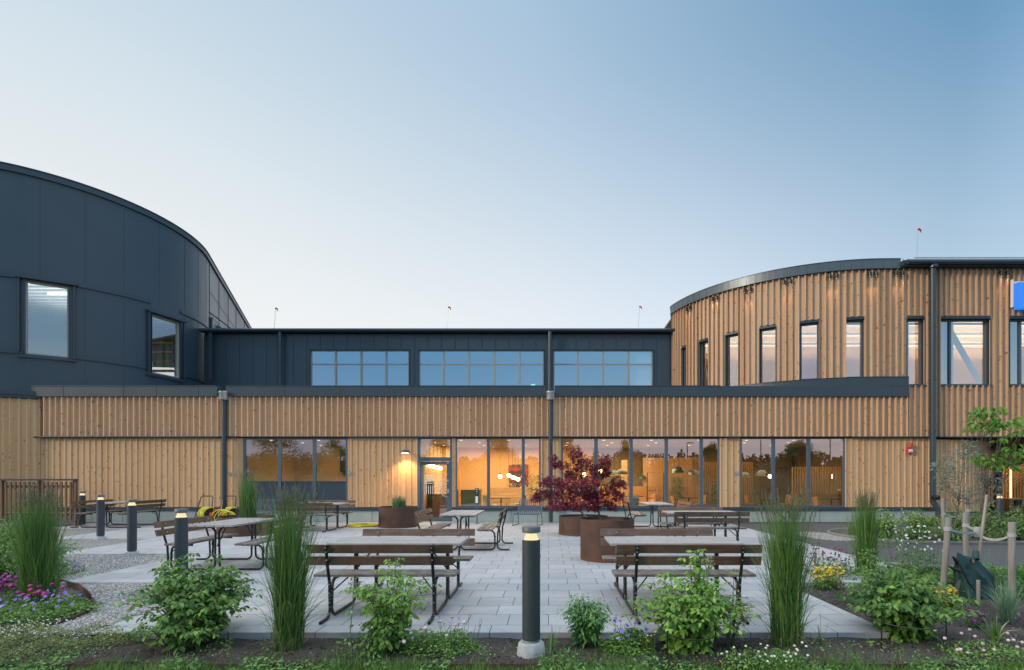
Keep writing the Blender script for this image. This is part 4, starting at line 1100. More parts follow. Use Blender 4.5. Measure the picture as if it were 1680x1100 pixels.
for k, (px, py, Y, lab) in enumerate(gl):
    o = globe(px, py, Y, .085 if k < 5 or k > 8 else .075); o['label'] = lab
def dome(px, py, wpx, Y, lab, mat=GREENP):
    x, z = PX(px, Y), PZ(py, Y); r = wpx/2/FP*Y
    o = empty('dome_lamp', (x, Y, z), lab, 'lamp', 'dome pendant lamps behind the glass')
    m = MB(); m.lathe([(r, 0), (r*.96, r*.28), (r*.80, r*.56), (r*.5, r*.80), (.05, r*.90)], 22, (x, Y, z), cap0=False); m.lathe([(.04, 0), (.045, r*.86), (r*.5, r*.77), (r*.78, r*.53), (r*.94, r*.26), (r*.98, 0)][::-1], 22, (x, Y, z-.0), cap0=False, cap1=False); m.build('lamp_shade', mat, o, smooth=True)
    m = MB(); m.tube([(x+r*1.01*math.cos(a), Y+r*1.01*math.sin(a), z) for a in np.linspace(0, 6.28, 25)[:-1]], .012, 5, closed=True); m.build('rim', m_brass, o)
    m = MB(); m.tube([(x, Y, z+r*.9), (x, Y, 3.09)], .007, 5); m.build('cord', BLACKP, o)
    m = MB(); m.lathe([(r*.5, 0), (r*.5, .02)], 14, (x, Y, z+r*.35)); m.build('lamp_disc', DOWNL, o)
m_brass = m_plain('brass', (.55, .36, .12), .3, .8)
dome(936, 783, 24, 22.2, 'green dome lamp behind the crown of the red maple, nearest the downpipe')
dome(1008, 781, 20, 24.0, 'green dome lamp overlapping a larger one in the second pane')
dome(1020, 779, 20, 22.6, 'green dome lamp with bright rim next to the second mullion')
dome(1053, 785.5, 14, 26.2, 'small distant dark dome lamp in the third pane', GREENP)
GLSH = m_plain('smoked_shade', (.16, .18, .16), .15, .3)
dome(1113, 776.5, 24, 22.4, 'smoked glass dome lamp with brass rim, larger of a pair', GLSH)
dome(1138, 779.5, 21, 23.6, 'smoked glass dome lamp by the last mullion of the five light window', GLSH)
dome(1222, 783, 18, 23.4, 'dome lamp at the edge of the three light window', GLSH)
dome(1250, 781, 22, 24.2, 'dark dome lamp left of the glowing globe in the three light window'.replace('left of', 'close by'), GLSH)
dome(1356, 783, 22, 23.9, 'dome lamp in front of the lit slatted screen', GLSH)
# tables and chairs inside
def in_table(x, y, lab, r=.42, h=.74):
    o = empty('cafe_table', (x, y, .06), lab, 'table', 'tables inside the dining room')
    m = MB(); m.lathe([(r, 0), (r, .025)], 26, (x, y, .06+h-.025)); m.build('tabletop', BLACKP, o)
    m = MB(); m.tube([(x, y, .08), (x, y, .06+h-.025)], .03, 8); m.lathe([(.22, 0), (.20, .012), (.05, .03)], 18, (x, y, .062)); m.build('pedestal', BLACKP, o)
    return o
chair_m = m_plain('tan_shell', (.50, .24, .08), .5); chair_g = m_plain('grey_shell', (.22, .26, .23), .5); chair_k = m_plain('dark_shell', (.015, .015, .016), .5)
def make_chair(mat):
    o = empty('dining_chair', (0, 0, 0)); m = MB(); m.M = Matrix()
    n = 9
    prof = [(-.22, .44), (-.10, .435), (.08, .43), (.19, .45), (.23, .55), (.25, .68), (.26, .82)]
    for i in range(len(prof)-1):
        for j in range(n-1):
            q = []
            for (yy, zz), jj in ((prof[i], j), (prof[i], j+1), (prof[i+1], j+1), (prof[i+1], j)):
                t = (jj/(n-1)-.5)*2; q.append((t*.23*(1-.1*max(0, zz-.6)), yy-.10*t*t*(1 if zz > .5 else .0), zz+.03*t*t))
            m.face(q); m.face([(a, b+.014, c-.012) for a, b, c in q[::-1]])
    m.build('seat_shell', mat, o, smooth='all')
    for sx in (-1, 1):
        for sy in (-1, 1):
            m = MB(); m.M = Matrix(); m.tube([(sx*.14, sy*.12, .43), (sx*.21, sy*.20, 0)], .013, 6); m.build('leg', OAK, o)
    return o
protos = {}
def in_chair(x, y, rz, mat, key, lab):
    if key not in protos: protos[key] = o = make_chair(mat)
    else: o = copy_tree(protos[key])
    o.location = (x, y, .06); o.rotation_euler = (0, 0, rz); tag(o, lab, 'chair', 'chairs inside the dining room')
in_table(PX(822, 22.2), 22.2, 'round black table with menu holder inside the two mullion window')
in_table(PX(1130, 22.6), 22.6, 'dark table inside the window, under the pair of smoked dome lamps')
in_table(PX(1364, 21.4), 21.4, 'dark table in front of the lit slatted screen')
in_table(PX(1040, 24.2), 24.2, 'table deep in the room between tan chairs')
for k, (px, Y, rz, mat, lab) in enumerate([(803, 22.6, 1.2, 'g', 'grey green chair at the round black table, on its door side'), (853, 23.0, -1.3, 'g', 'grey green chair at the round black table, by the poster'),
        (1111, 22.4, 1.5, 't', 'tan shell chair under the larger smoked dome lamp'), (1150, 22.8, -1.6, 't', 'tan shell chair by the last mullion of the five light window'),
        (1046, 22.0, .6, 'g', 'grey green chair close to the glass in the third pane'), (1066, 24.8, -.8, 't', 'tan chair deep in the room in the third pane'), (1020, 25.0, 1.0, 't', 'tan chair deep in the room in the second pane'),
        (1345, 21.3, 1.4, 't', 'tan shell chair in front of the lit slatted screen'), (1232, 23.4, 1.4, 't', 'tan chair in the first pane of the three light window'), (1290, 23.0, -1.3, 't', 'tan chair behind the tall grass in the three light window'),
        (1084, 23.4, 1.0, 't', 'tan chair beside the third mullion of the five light window')]):
    in_chair(PX(px, Y), Y, rz, chair_m if mat == 't' else chair_g, mat, lab)
for k in range(5):
    in_chair(PX(409+k*16.5, 21.6+.15*(k % 2)), 21.6+.15*(k % 2), math.pi+.1*k, chair_k, 'k', ['dark chair by the first jamb inside the panelled window', 'second dark chair in the row inside the panelled window', 'middle dark chair in the row inside the panelled window', 'fourth dark chair in the row inside the panelled window', 'last dark chair of the row inside the panelled window'][k])
    bpy.context.view_layer.objects.active = None
m = MB(); x0_, x1_ = PX(834, 26.5), PX(866, 26.5); m.box(x0_, x1_, 26.92, 26.99, PZ(809, 26.5), PZ(762, 26.5)); tag(m.build('poster', m_poster()), 'dark and red picture on the orange wall behind the globe lamps', 'poster')
m = MB(); m.box(-4.3, -3.1, 24.2, 24.9, .06, 1.05); m.box(-4.35, -3.05, 24.15, 24.95, 1.05, 1.09)
tag(m.build('serving_counter', GREENP, bevel=.01), 'dark green counter just inside, beside the glazed door', 'counter')
m = MB(); m.box(-2.9, -.8, 25.9, 26.3, .06, .72); m.box(-2.9, -.8, 26.3, 26.4, .06, 1.15); tag(m.build('bench_seat', OAK, bevel=.01), 'low oak wall bench under the globe lamps', 'bench')
m = MB(); m.box(2.4, 7.4, 25.6, 26.0, .06, .55); m.box(2.4, 7.4, 26.0, 26.12, .06, 1.2); tag(m.build('bench_seat', chair_m, bevel=.02), 'long tan upholstered bench deep behind the five light window', 'bench')
o = empty('oak_cabinet', (-4.6, 21.2, .06), 'oak cabinet with shelf seen through the glazed door', 'cabinet')
m = MB(); m.box(PX(712, 21.9), PX(735, 21.9), 21.6, 22.0, .06, .98); m.build('cabinet_body', OAK, o)
m = MB(); m.box(PX(700, 21.9), PX(712, 21.9)-.01, 21.7, 22.0, .06, 1.5); m.build('cabinet_shelf', GREENP, o)
m = MB(); m.box(PX(752, 23.8), PX(755, 23.8), 23.8, 23.9, .06, PZ(772, 23.8)); tag(m.build('door_leaf', m_plain('orange_edge', (.85, .36, .05), .5)), 'bright orange edge of an open inner door', 'door')
def pot_plant(px, Y, top, lab, w=.32, yel=.5):
    x = PX(px, Y); zt_ = PZ(top, Y); o = empty('indoor_plant', (x, Y, .06), lab, 'plant')
    m = MB(); m.lathe([(.14, 0), (.18, .36), (.165, .36), (.16, .32)], 18, (x, Y, .06)); m.build('pot', BLACKP, o)
    c = Cloud(); n = 260; t = RNG.uniform(.35, 1, n); a = RNG.uniform(0, 6.28, n); r_ = w*RNG.uniform(.1, 1, n)*np.sin(t*2.6)
    pos = np.stack([x+r_*np.cos(a), Y+r_*np.sin(a), .06+(zt_-.06)*t], 1)
    c.inst(LEAF_V, LEAF_F, pos, np.stack([np.cos(a), np.sin(a), RNG.uniform(-.6, .5, n)], 1), np.tile([0., 0, 1], (n, 1))+unit(n)*.4, .14, .06, RNG.uniform(0, 1, n))
    c.build('leaves', m_leaf('indoor_leaf', [(0, (.03, .06, .015)), (1, (.16*yel*2, .16, .03))], .3), o)
pot_plant(877, 22.6, 779, 'bushy yellow green plant by the jamb of the two mullion window', .3)
pot_plant(1111, 24.6, 782, 'tall climbing plant between dome lamps and tables', .3, .3)
pot_plant(1176, 22.8, 790, 'leafy plant beside the last jamb of the five light window', .25, .3)
o = empty('shelf_frame', (4.9, 24.0, .06), 'tall black open metal frame inside the third pane', 'shelf'); m = MB()
xa, xb = PX(1062, 24.2), PX(1089, 24.2)
m.tube([(xa, 24.2, .06), (xa, 24.2, PZ(776, 24.2)), (xb, 24.2, PZ(776, 24.2)), (xb, 24.2, .06)], .02, 6); m.build('black_frame', BLACKP, o)
for k_, py in enumerate((806, 818)):
    m = MB(); m.box(xa+.02, xb-.02, 24.1, 24.35, PZ(py, 24.2), PZ(py, 24.2)+.02); m.build('shelf_board', BLACKP, o)

# ================================================================== THINGS ON THE WALLS AND ROOF
o = empty('wall_lamp', (FX(667.5), Y0, FZ(745)), 'small lit wall lamp throwing warm light down the boards beside the door', 'wall lamp')
x, z = FX(667.5), FZ(744)
m = MB(); m.lathe([(.16, 0), (.165, .03), (.15, .09), (.06, .125)], 22, (x, Y0-.24, z)); m.tube([(x, Y0-.14, z+.08), (x, Y0+.02, z+.08)], .025, 8); m.build('lamp_shade', BOLLCAP, o, smooth=True)
m = MB(); m.lathe([(.125, 0), (.125, .008)], 20, (x, Y0-.24, z-.012)); m.build('lens', m_emit('wall_lens', (1, .66, .32), 9), o)
l = bpy.data.lights.new('wall_lamp_light', 'SPOT'); l.energy = 170; l.color = (1, .58, .22); l.spot_size = R(128); l.spot_blend = .7; l.shadow_soft_size = .07
lo = bpy.data.objects.new('wall_lamp_light', l); COL.objects.link(lo); lo.parent = o; lo.location = Vector((x, Y0-.24, z-.03))-o.location; lo.rotation_euler = (R(-8), 0, 0)
o = empty('fire_alarm', (FX(1491), Y0, FZ(739)), 'red and white fire alarm sounder on the boards beside the tall downpipe', 'fire alarm')
x = FX(1491); m = MB(); m.prism([(x-.10, Y0-.10), (x+.10, Y0-.10), (x+.12, Y0-.03), (x-.12, Y0-.03)], FZ(744.5), FZ(736)); m.prism([(x-.07, Y0-.09), (x+.07, Y0-.09), (x+.07, Y0-.03), (x-.07, Y0-.03)], FZ(736), FZ(734)); m.build('alarm_body', RED, o, bevel=.012)
m = MB(); m.box(x-.075, x+.075, Y0-.108, Y0-.101, FZ(742.5), FZ(737.5)); m.build('alarm_label', WHITEPAINT, o)
m = MB(); m.box(x-.055, x+.055, Y0-.1095, Y0-.1082, FZ(742.0), FZ(741.1)); m.build('alarm_text', RED, o)
m = MB(); m.lathe([(.075, 0), (.075, .07), (.045, .11), (.02, .12)], 16, (x+.01, Y0-.09, FZ(732))); m.build('strobe', RED, o, smooth=True)
x0_ = PX(1671.5, Y0-.42); m = MB(); m.box(x0_, x0_+1.9, Y0-.42, Y0-.215, PZ(506, Y0-.42), PZ(463, Y0-.42)); so = empty('blue_sign', (x0_, Y0, FZ(485)), 'bright blue backlit sign box high on the timber facade', 'sign'); m.build('sign_face', SIGNBLUE, so)
m = MB(); m.box(x0_-.03, x0_-.002, Y0-.21, Y0-.10, FZ(506)-.02, FZ(463)+.02); m.box(x0_, x0_+1.9, Y0-.19, Y0-.12, FZ(504), FZ(465)); m.build('sign_box', WHITEPAINT, so)
for px, py, pb, Y, lab in ((451, 506, 541, 26.0, 'thin roof rod with red tip nearest the dark rounded volume'), (734.5, 504, 541, 26.0, 'thin roof rod with red tip above the middle windows'), (1048, 503, 541, 26.0, 'thin roof rod with red tip beside the timber rounded end'), (1505, 376, 428, 20.6, 'thin roof rod with red tip on the timber volume')):
    x = PX(px, Y); zt_, zb_ = PZ(py, Y), (8.56 if Y > 25 else ZR+.25)
    o = empty('bird_scarer_rod', (x, Y, zb_), lab, 'roof rod', 'thin rods with red tips on the roofs')
    m = MB(); m.tube([(x-.06, Y, zb_), (x+.0, Y, (zt_+zb_)/2), (x+.03, Y, zt_)], .008, 5); m.build('rod', GALV, o)
    m = MB(); m.tube([(x+.03, Y, zt_), (x+.12, Y, zt_-.04), (x+.15, Y, zt_-.16)], [.045, .035, .006], 6); m.build('red_tip', REDFLAG, o)

# ---- timber railing of the ramp
o = empty('ramp_railing', (-17.5, 18.1, 0), 'reddish timber railing with dark top rail along the ramp', 'railing')
YR = 18.1
m = MB(); m.box(-24, PX(126, YR), YR-.06, YR+.06, 1.54, 1.60); m.build('top_rail', METAL, o)
m = MB(); x = PX(125, YR)
while x > -24:
    m.box(x-.062, x, YR-.02, YR+.02, .2, 1.5); x -= .155
m.build('slats', RAILWOOD, o)
m = MB()
for x in (PX(118, YR), PX(60, YR), PX(0, YR), -21, -23.9): m.box(x, x+.09, YR+.03, YR+.12, 0, 1.54)
m.box(-24, PX(125, YR), YR+.022, YR+.06, 1.3, 1.38); m.box(-24, PX(125, YR), YR+.022, YR+.06, .36, .44); m.build('posts_and_rails', RAILWOOD, o)
m = MB(); m.box(-24, -16.6, 18.4, 19.0, 0, .42); tag(m.build('ramp', CONC), 'low concrete ramp behind the timber railing', 'ramp')

# ================================================================== FURNITURE ON THE TERRACE
def make_table():
    r = empty('picnic_table', (0, 0, 0)); L_ = .845
    m = MB(); m.M = Matrix(); w_ = .148
    for i in range(5): y = -.40+i*.163; m.box(-L_, L_, y, y+w_, .790, .825)
    m.build('tabletop', PLANK_TOP, r, bevel=.004)
    for sg in (-1, 1):
        m = MB(); m.M = Matrix()
        for i in range(3): ya, yb = sorted((sg*(.43+i*.118), sg*(.43+i*.118+.108))); m.box(-L_, L_, ya, yb, .470, .503)
        m.build('seat', PLANK_SEAT, r, bevel=.004)
        m = MB()
        for za, zb_, ya, yb in ((.775, .878, .925, .955), (.632, .738, .895, .925)):
            k_ = (yb-ya)/(zb_-za); t = .032
            m.M = Matrix.Identity(4)
            pts = [(sg*(ya-t/2), za), (sg*(ya+t/2), za), (sg*(yb+t/2), zb_), (sg*(yb-t/2), zb_)]
            if sg > 0: pts = pts[::-1]
            n0 = len(m.v)
            for x in (-L_, L_): m.v += [(x, y, z) for y, z in pts]
            m.f += [(n0, n0+1, n0+2, n0+3), (n0+7, n0+6, n0+5, n0+4)]+[(n0+i, n0+4+i, n0+4+(i+1) % 4, n0+(i+1) % 4) for i in range(4)]
        m.build('backrest', PLANK, r, bevel=.004)
    for x in (-.61, .61):
        m = MB(); m.M = Matrix(); rt = .0185
        for sg in (-1, 1):
            def arc(c, r0, a0, a1, n=6): return [(x, sg*(c[0]+r0*math.cos(R(a0+(a1-a0)*i/n))), c[1]+r0*math.sin(R(a0+(a1-a0)*i/n))) for i in range(n+1)]
            m.tube([(x, sg*.985, .875), (x, sg*.935, .62), (x, sg*.875, .42)]+[(x, sg*.862, .14)]+arc((.962, .12), .10, 180, 270)+[(x, sg*1.14, .02)], rt, 9)
            m.tube([(x, sg*.43, .452), (x, sg*.70, .450)]+[(x, sg*(.70+.10*math.sin(R(a))), .35+.10*math.cos(R(a))) for a in range(15, 91, 15)]+[(x, sg*.812, .14)]+[(x, sg*(.712+.10*math.cos(R(a))), .12-.10*math.sin(R(a))) for a in range(15, 91, 15)]+[(x, sg*.14, .02)]+[(x, sg*(.14-.10*math.sin(R(a))), .12-.10*math.cos(R(a))) for a in range(15, 91, 15)]+[(x, sg*.032, .66)]+[(x, sg*(.14-.11*math.cos(R(a))), .66+.11*math.sin(R(a))) for a in range(15, 91, 15)]+[(x, sg*.36, .772)], rt, 9)
        q_ = -1 if x > 0 else 1
        m.tube([(x, 0, .43), (x+q_*.30, 0, .782)], .011, 5); m.tube([(x+q_*.30, -.36, .782), (x+q_*.30, .36, .782)], .011, 5)
        for sg in (-1, 1): m.tube([(x, sg*.83, .30), (x+q_*.16, sg*.72, .46)], .009, 5)
        fr = m.build('frame', DARKSTEEL, r, smooth=True)
        m = MB(); m.M = Matrix()
        for sg in (-1, 1):
            for y, z in ((.995, .845), (.985, .795), (.965, .70), (.945, .655), (.89, .40), (.885, .30), (.88, .19)):
                m.lathe([(.011, 0), (.009, .006)], 8, (0, 0, 0)) if False else m.tube([(x, sg*(y-.004), z), (x, sg*(y+.006), z)], .009, 7)
            for y, z in ((.905, .83), (.882, .685)): m.tube([(x, sg*y, z), (x, sg*(y-.008), z)], .011, 7)
        m.build('bolt_heads', BOLT, fr)
    return r
t0 = None
tables = [(-1.955, 7.195, 0, 'picnic table with backed benches behind the tallest grass tuft and the thin raspberry plant'),
          (1.63, 7.195, 0, 'picnic table with backed benches behind the bushy raspberry plants, before the tall rusty planter'),
          (3.67, 13.05, 0, 'picnic table standing behind the one near the round planter, edge to the asphalt'),
          (-2.02, 12.8, 90, 'picnic table turned end on, between the glazed door and the metal chair'),
          (-5.90, 10.2, 91, 'picnic table turned end on, beside the bollard row and the raspberry shrub'),
          (3.45, 17.4, 90, 'picnic table turned end on close under the five light window'),
          (-7.36, 17.25, 0, 'picnic table in front of the dark panelled window'),
          (-14.45, 18.2, 90, 'picnic table turned end on by the pale board wall, behind three bollards')]
for x, y, a, lab in tables:
    t = make_table() if t0 is None else copy_tree(t0)
    if t0 is None: t0 = t
    t.location = (x, y, 0); t.rotation_euler = (0, 0, R(a)); tag(t, lab, 'picnic table', 'picnic tables on the terrace')

# ---- bollard lamps
def make_bollard():
    r = empty('bollard_lamp', (0, 0, 0)); rad = .088
    m = MB(); m.M = Matrix(); m.lathe([(rad, .085), (rad, 1.045), (rad-.006, 1.052)], 32); m.build('post', BOLLARD, r, smooth=True)
    m = MB(); m.M = Matrix(); m.lathe([(rad-.03, 1.115), (rad+.002, 1.125), (rad+.002, 1.172), (rad-.004, 1.18), (.01, 1.182)], 32); m.build('cap', BOLLCAP, r, smooth=True)
    m = MB(); m.M = Matrix(); m.lathe([(rad-.010, 1.050), (rad-.016, 1.056), (.052, 1.108), (.05, 1.120)], 28); m.build('glowing_lens', BOLLGLOW, r, smooth=True)
    l = bpy.data.lights.new('bollard_light', 'POINT'); l.energy = .9; l.color = (1, .74, .42); l.shadow_soft_size = .02
    for k in range(0): pass
    m = MB(); m.M = Matrix(); m.lathe([(rad-.02, .02), (rad-.02, .09)], 20); m.build('neck', CONC, r)
    return r
b0_ = None
for x, y, z, base, lab in ((PX(871.5, 5.25), 5.25, .0, 1, 'dark lit bollard on a concrete foot standing in the soil, largest of all'), (PX(297.5, 8.15), 8.15, .0, 0, 'dark lit bollard on the gravel just behind the raspberry shrub'),
                     (PX(216.5, 11.57), 11.57, 0, 0, 'dark lit bollard on the gravel wedge, third counted from the railing'), (PX(165, 14.5), 14.5, 0, 0, 'dark lit bollard second counted from the railing'),
                     (PX(135, 18.0), 18.0, 0, 0, 'dark lit bollard next to the timber railing'), (PX(1640, 15.6), 15.6, 0, 0, 'dark lit bollard behind the staked tree near the entrance')):
    b = make_bollard() if b0_ is None else copy_tree(b0_)
    if b0_ is None: b0_ = b
    b.location = (x, y, z); tag(b, lab, 'bollard', 'lit bollards')
    zz_ = -.10 if base else -.03
    m = MB(); m.M = Matrix(); m.lathe([(.145, zz_-.05), (.14, zz_+.05), (.125, .045), (.11, .06), (.07, .062)] if base else [(.15, -.06), (.15, -.012), (.10, -.010)], 26); f = m.build('concrete_foot', CONC, b, smooth=True)

# ---- rusty planters
def planter(x, y, r, h, lab, soil=.06):
    o = empty('steel_planter', (x, y, 0), lab, 'planter', 'round rusty steel planters')
    m = MB(); m.lathe([(r, .0), (r, h), (r-.012, h+.002), (r-.012, h-.3)], 56, (x, y, 0), cap1=False); m.build('shell', CORTEN, o, smooth=True)
    m = MB(); m.lathe([(r-.013, h-soil-.05), (r-.013, h-soil), (r*.5, h-soil+.02), (.01, h-soil+.03)], 40, (x, y, 0)); m.build('potting_soil', SOIL, o)
    return o
planter(1.19, 10.95, .545, .82, 'tall round rusty planter holding the red maple, nearest the benches')
planter(1.02, 15.75, .72, .525, 'low wide rusty planter partly hidden behind the tall one')
planter(-5.03, 18.05, .63, .67, 'rusty planter with rosemary between the wall lamp and the door')
planter(-8.80, 15.7, .74, .525, 'low wide rusty planter with a grass tuft, in front of the hose reels')

# ---- metal lounge chairs
def make_lounge():
    r = empty('slatted_metal_chair', (0, 0, 0)); m = MB(); m.M = Matrix()
    prof = [(-.33, .39), (-.30, .42), (-.10, .40), (.12, .37), (.20, .40), (.27, .55), (.34, .74), (.39, .86)]
    nsl = 12
    for i in range(nsl):
        x = -.40+i*.80/(nsl-1)
        for (ya, za), (yb, zb_) in zip(prof, prof[1:]):
            n0 = len(m.v)
            for xx in (x-.018, x+.018): m.v += [(xx, ya, za), (xx, yb, zb_), (xx, yb+.006, zb_+.008), (xx, ya+.006, za+.008)]
            m.f += [(n0, n0+3, n0+2, n0+1), (n0+4, n0+5, n0+6, n0+7), (n0, n0+1, n0+5, n0+4), (n0+3, n0+7, n0+6, n0+2)]
    m.build('seat_slats', FRAME, r)
    m = MB(); m.M = Matrix()
    for y, z in ((-.32, .395), (-.1, .395), (.17, .385), (.25, .50), (.31, .66), (.39, .855)): m.tube([(-.42, y, z-.006), (.42, y, z-.006)], .010, 6)
    m.build('cross_bars', FRAME, r)
    for sx in (-1, 1):
        m = MB(); m.M = Matrix(); x = sx*.43
        m.tube([(x, .30, .60), (x, .20, .40), (x, -.20, .40), (x, -.31, .36), (x, -.36, .04), (x, -.40, .013), (x, -.10, .012), (x, .36, .012), (x, .30, .10), (x, .22, .38)], .013, 7); m.build('sled_leg', FRAME, r, smooth=True)
    return r
lg = make_lounge(); lg.location = (PX(866, 18.6), 18.6, 0); lg.rotation_euler = (0, 0, R(-14)); tag(lg, 'grey slatted metal lounge chair under the two mullion window by the downpipe', 'chair', 'slatted metal chairs')
l2 = copy_tree(lg); l2.location = (PX(431, 18.9), 18.9, 0); l2.rotation_euler = (0, 0, R(8)); tag(l2, 'grey slatted metal lounge chair half hidden behind the grass tuft planter', 'chair', 'slatted metal chairs')

# ---- hose reels and hose
def reel(px, Y, lab, hub, rz=0, more=False):
    x = PX(px, Y); o = empty('hose_reel', (x, Y, 0), lab, 'hose reel', 'hose reels by the planter')
    m = MB(); w_ = .26
    for sx in (-1, 1):
        m.tube([(x+sx*w_, Y-.30, .02), (x+sx*w_*.9, Y-.05, .55), (x+sx*w_*.75, Y+.10, .98)], .014, 7)
        m.tube([(x+sx*w_, Y+.25, .02), (x+sx*w_*.95, Y-.02, .48)], .014, 7)
    m.tube([(x-w_*.75, Y+.10, .98), (x-w_*.70, Y+.11, 1.03), (x-w_*.55, Y+.12, 1.06), (x+w_*.55, Y+.12, 1.06), (x+w_*.70, Y+.11, 1.03), (x+w_*.75, Y+.10, .98)], .016, 7)
    m.tube([(x-w_*.92, Y-.02, .58), (x+w_*.92, Y-.02, .58)], .012, 6)
    m.build('handle_frame', BLACKP, o, smooth=True)
    m = MB()                                 # wound hose on a drum with its axis across
    ctr = Vector((x+.14, Y-.05, .50)); ax = Vector((.85, -.53, 0)).normalized(); up = Vector((0, 0, 1)); sd = ax.cross(up)
    pts = []
    for i in range(150):
        a = i*.42; k = (i/150); off = math.sin(i*.10)*.13; rr = .17+.05*abs(math.sin(i*.037))
        pts.append(ctr+ax*off+(up*math.cos(a)+sd*math.sin(a))*rr)
    m.tube(pts, .017, 6); m.build('wound_hose', RUBBER, o, smooth=True)
    for s_ in (-1, 1):
        m = MB(); c_ = ctr+ax*s_*.17
        m.tube([c_-ax*.008, c_+ax*.008], .23 if s_ < 0 else .20, 26); m.build('reel_disc', RUBBER if s_ < 0 else BLACKP, o, smooth=True)
    m = MB(); c_ = ctr+ax*.19; m.tube([c_, c_+ax*.05], .07, 14); m.tube([c_+ax*.05, c_+ax*.05+up*.14-sd*.05, c_+ax*.15+up*.14-sd*.05], .016, 6)
    m.tube([ctr-ax*.18, ctr-ax*.22], .10, 16); m.build('hub_and_crank', hub, o, smooth=True)
    if more:
        m = MB()
        for j in range(4):
            m.tube([(x-.05+.10*j+(.30-.02*j)*math.cos(a), Y-.28-.03*j, .36+(.30-.02*j)*math.sin(a)) for a in np.linspace(0, 6.28, 30)[:-1]], .016, 6, closed=True)
        m.build('loose_loops', RUBBER, o, smooth=True)
        m = MB(); m.tube([(x-.12, Y-.1, .25), (x-.10, Y-.06, .60), (x-.10, Y-.05, .95)], [.09, .10, .05], 12); m.build('hose_gun_holder', BLACKP, o)
    return o
reel(336, 16.9, 'yellow hose reel with orange hub and black handle, farther from the downpipe', ORANGE)
reel(374, 16.9, 'yellow hose reel with loose loops in front of the dark downpipe', BLACKP, more=True)
m = MB(); cx_, cy_ = PX(597, 18.2), 18.2
pts = []
for i in range(420):
    a = i*.21; rr = .30+.18*abs(((i*.013) % 2)-1)+.02*math.sin(i*.9); pts.append((cx_+rr*1.12*math.cos(a)-.02*math.sin(i*.05), cy_+rr*.95*math.sin(a), .016+.05*(i/420)+.012*math.sin(i*.7)))
m.tube(pts, .013, 6); tag(m.build('garden_hose', RUBBER, smooth=True), 'coiled yellow garden hose lying on the paving beside the rosemary planter', 'hose')

# ---- charging post by the window
o = empty('post_socket', (PX(782.5, 19.3), 19.3, 0), 'slim grey post with dark reader panel and white notice by the two mullion window', 'post')
x, y = PX(782.5, 19.3), 19.3
m = MB(); m.lathe([(.09, 0), (.09, .012)], 14, (x, y, 0)); m.tube([(x, y, 0), (x, y, .72)], .022, 8); m.build('pole', FRAME, o)
m = MB(); m.box(x-.065, x+.065, y-.05, y+.03, PZ(827, y), PZ(801, y)); m.build('reader_box', METAL_TRIM, o, bevel=.008)
m = MB(); m.box(x-.05, x+.05, y-.058, y-.052, PZ(814, y), PZ(804, y)); m.build('screen', BLACKP, o)
m = MB(); m.box(x-.045, x+.045, y-.058, y-.052, PZ(825.5, y), PZ(814.5, y)); m.build('notice', WHITEPAINT, o)
m = MB(); m.tube([(x, y-.06, PZ(806.5, y)), (x, y-.062, PZ(806.5, y))], .02, 12); m.tube([(x, y-.06, PZ(810.5, y)), (x, y-.062, PZ(810.5, y))], .013, 12); m.box(x-.035, x+.035, y-.0605, y-.059, PZ(803.6, y), PZ(802.6, y)); m.build('reader_marks', WHITEPAINT, o)
m = MB(); m.box(x-.05, x+.05, y-.05, y+.04, .30, .40); m.build('clamp_box', FRAME, o)
# ---- crate at the entrance
o = empty('storage_box', (PX(1661, 23.9), 23.9, .1), 'wooden box with black device standing under the glowing line at the entrance', 'box')
xa, xb = PX(1650, 23.9), PX(1672, 23.9); m = MB(); m.box(xa, xb, 23.7, 24.2, .1, .72); m.build('box_body', OAK, o, bevel=.01)
m = MB(); m.box(xa+.18, xb-.1, 23.6, 23.69, .36, .66); m.build('black_device', BLACKP, o, bevel=.03)

# ================================================================== PLANTS
def pads(cloud, specs, Y, n_of, size, tmplV, tmplF, droop=.5, wid=.5, flat=.5, tint0=(0, 1), thick=1.0):
    ctrs = []
    for px, py, rx, ry in specs:
        x, z = PX(px, Y), PZ(py, Y); a, b = rx/FP*Y, ry/FP*Y; yy = Y+random.uniform(-.5, .5)*a*thick
        n = int(n_of*a*a/.04*(.6+b/a)); d = unit(n)*(RNG.uniform(.05, 1, (n, 1))**.45)*[a, a*thick, b]
        out = d.copy(); out[:, 2] = 0; out /= np.linalg.norm(out, axis=1, keepdims=True)+1e-6
        ax = out+unit(n)*.55; ax[:, 2] -= droop
        pos = np.array([x, yy, z])+d; pos[:, 2] -= .35*(d[:, 0]**2+d[:, 1]**2)/max(a, .05)*.6
        cloud.inst(tmplV, tmplF, pos, ax, np.tile([0., 0, 1], (n, 1))*flat+unit(n)*.45, size*RNG.uniform(.7, 1.2, n), size*wid*RNG.uniform(.8, 1.2, n), np.clip(RNG.uniform(*tint0, n)*.7+random.uniform(0, .3), 0, 1))
        ctrs.append(Vector((x, yy, z)))
    return ctrs
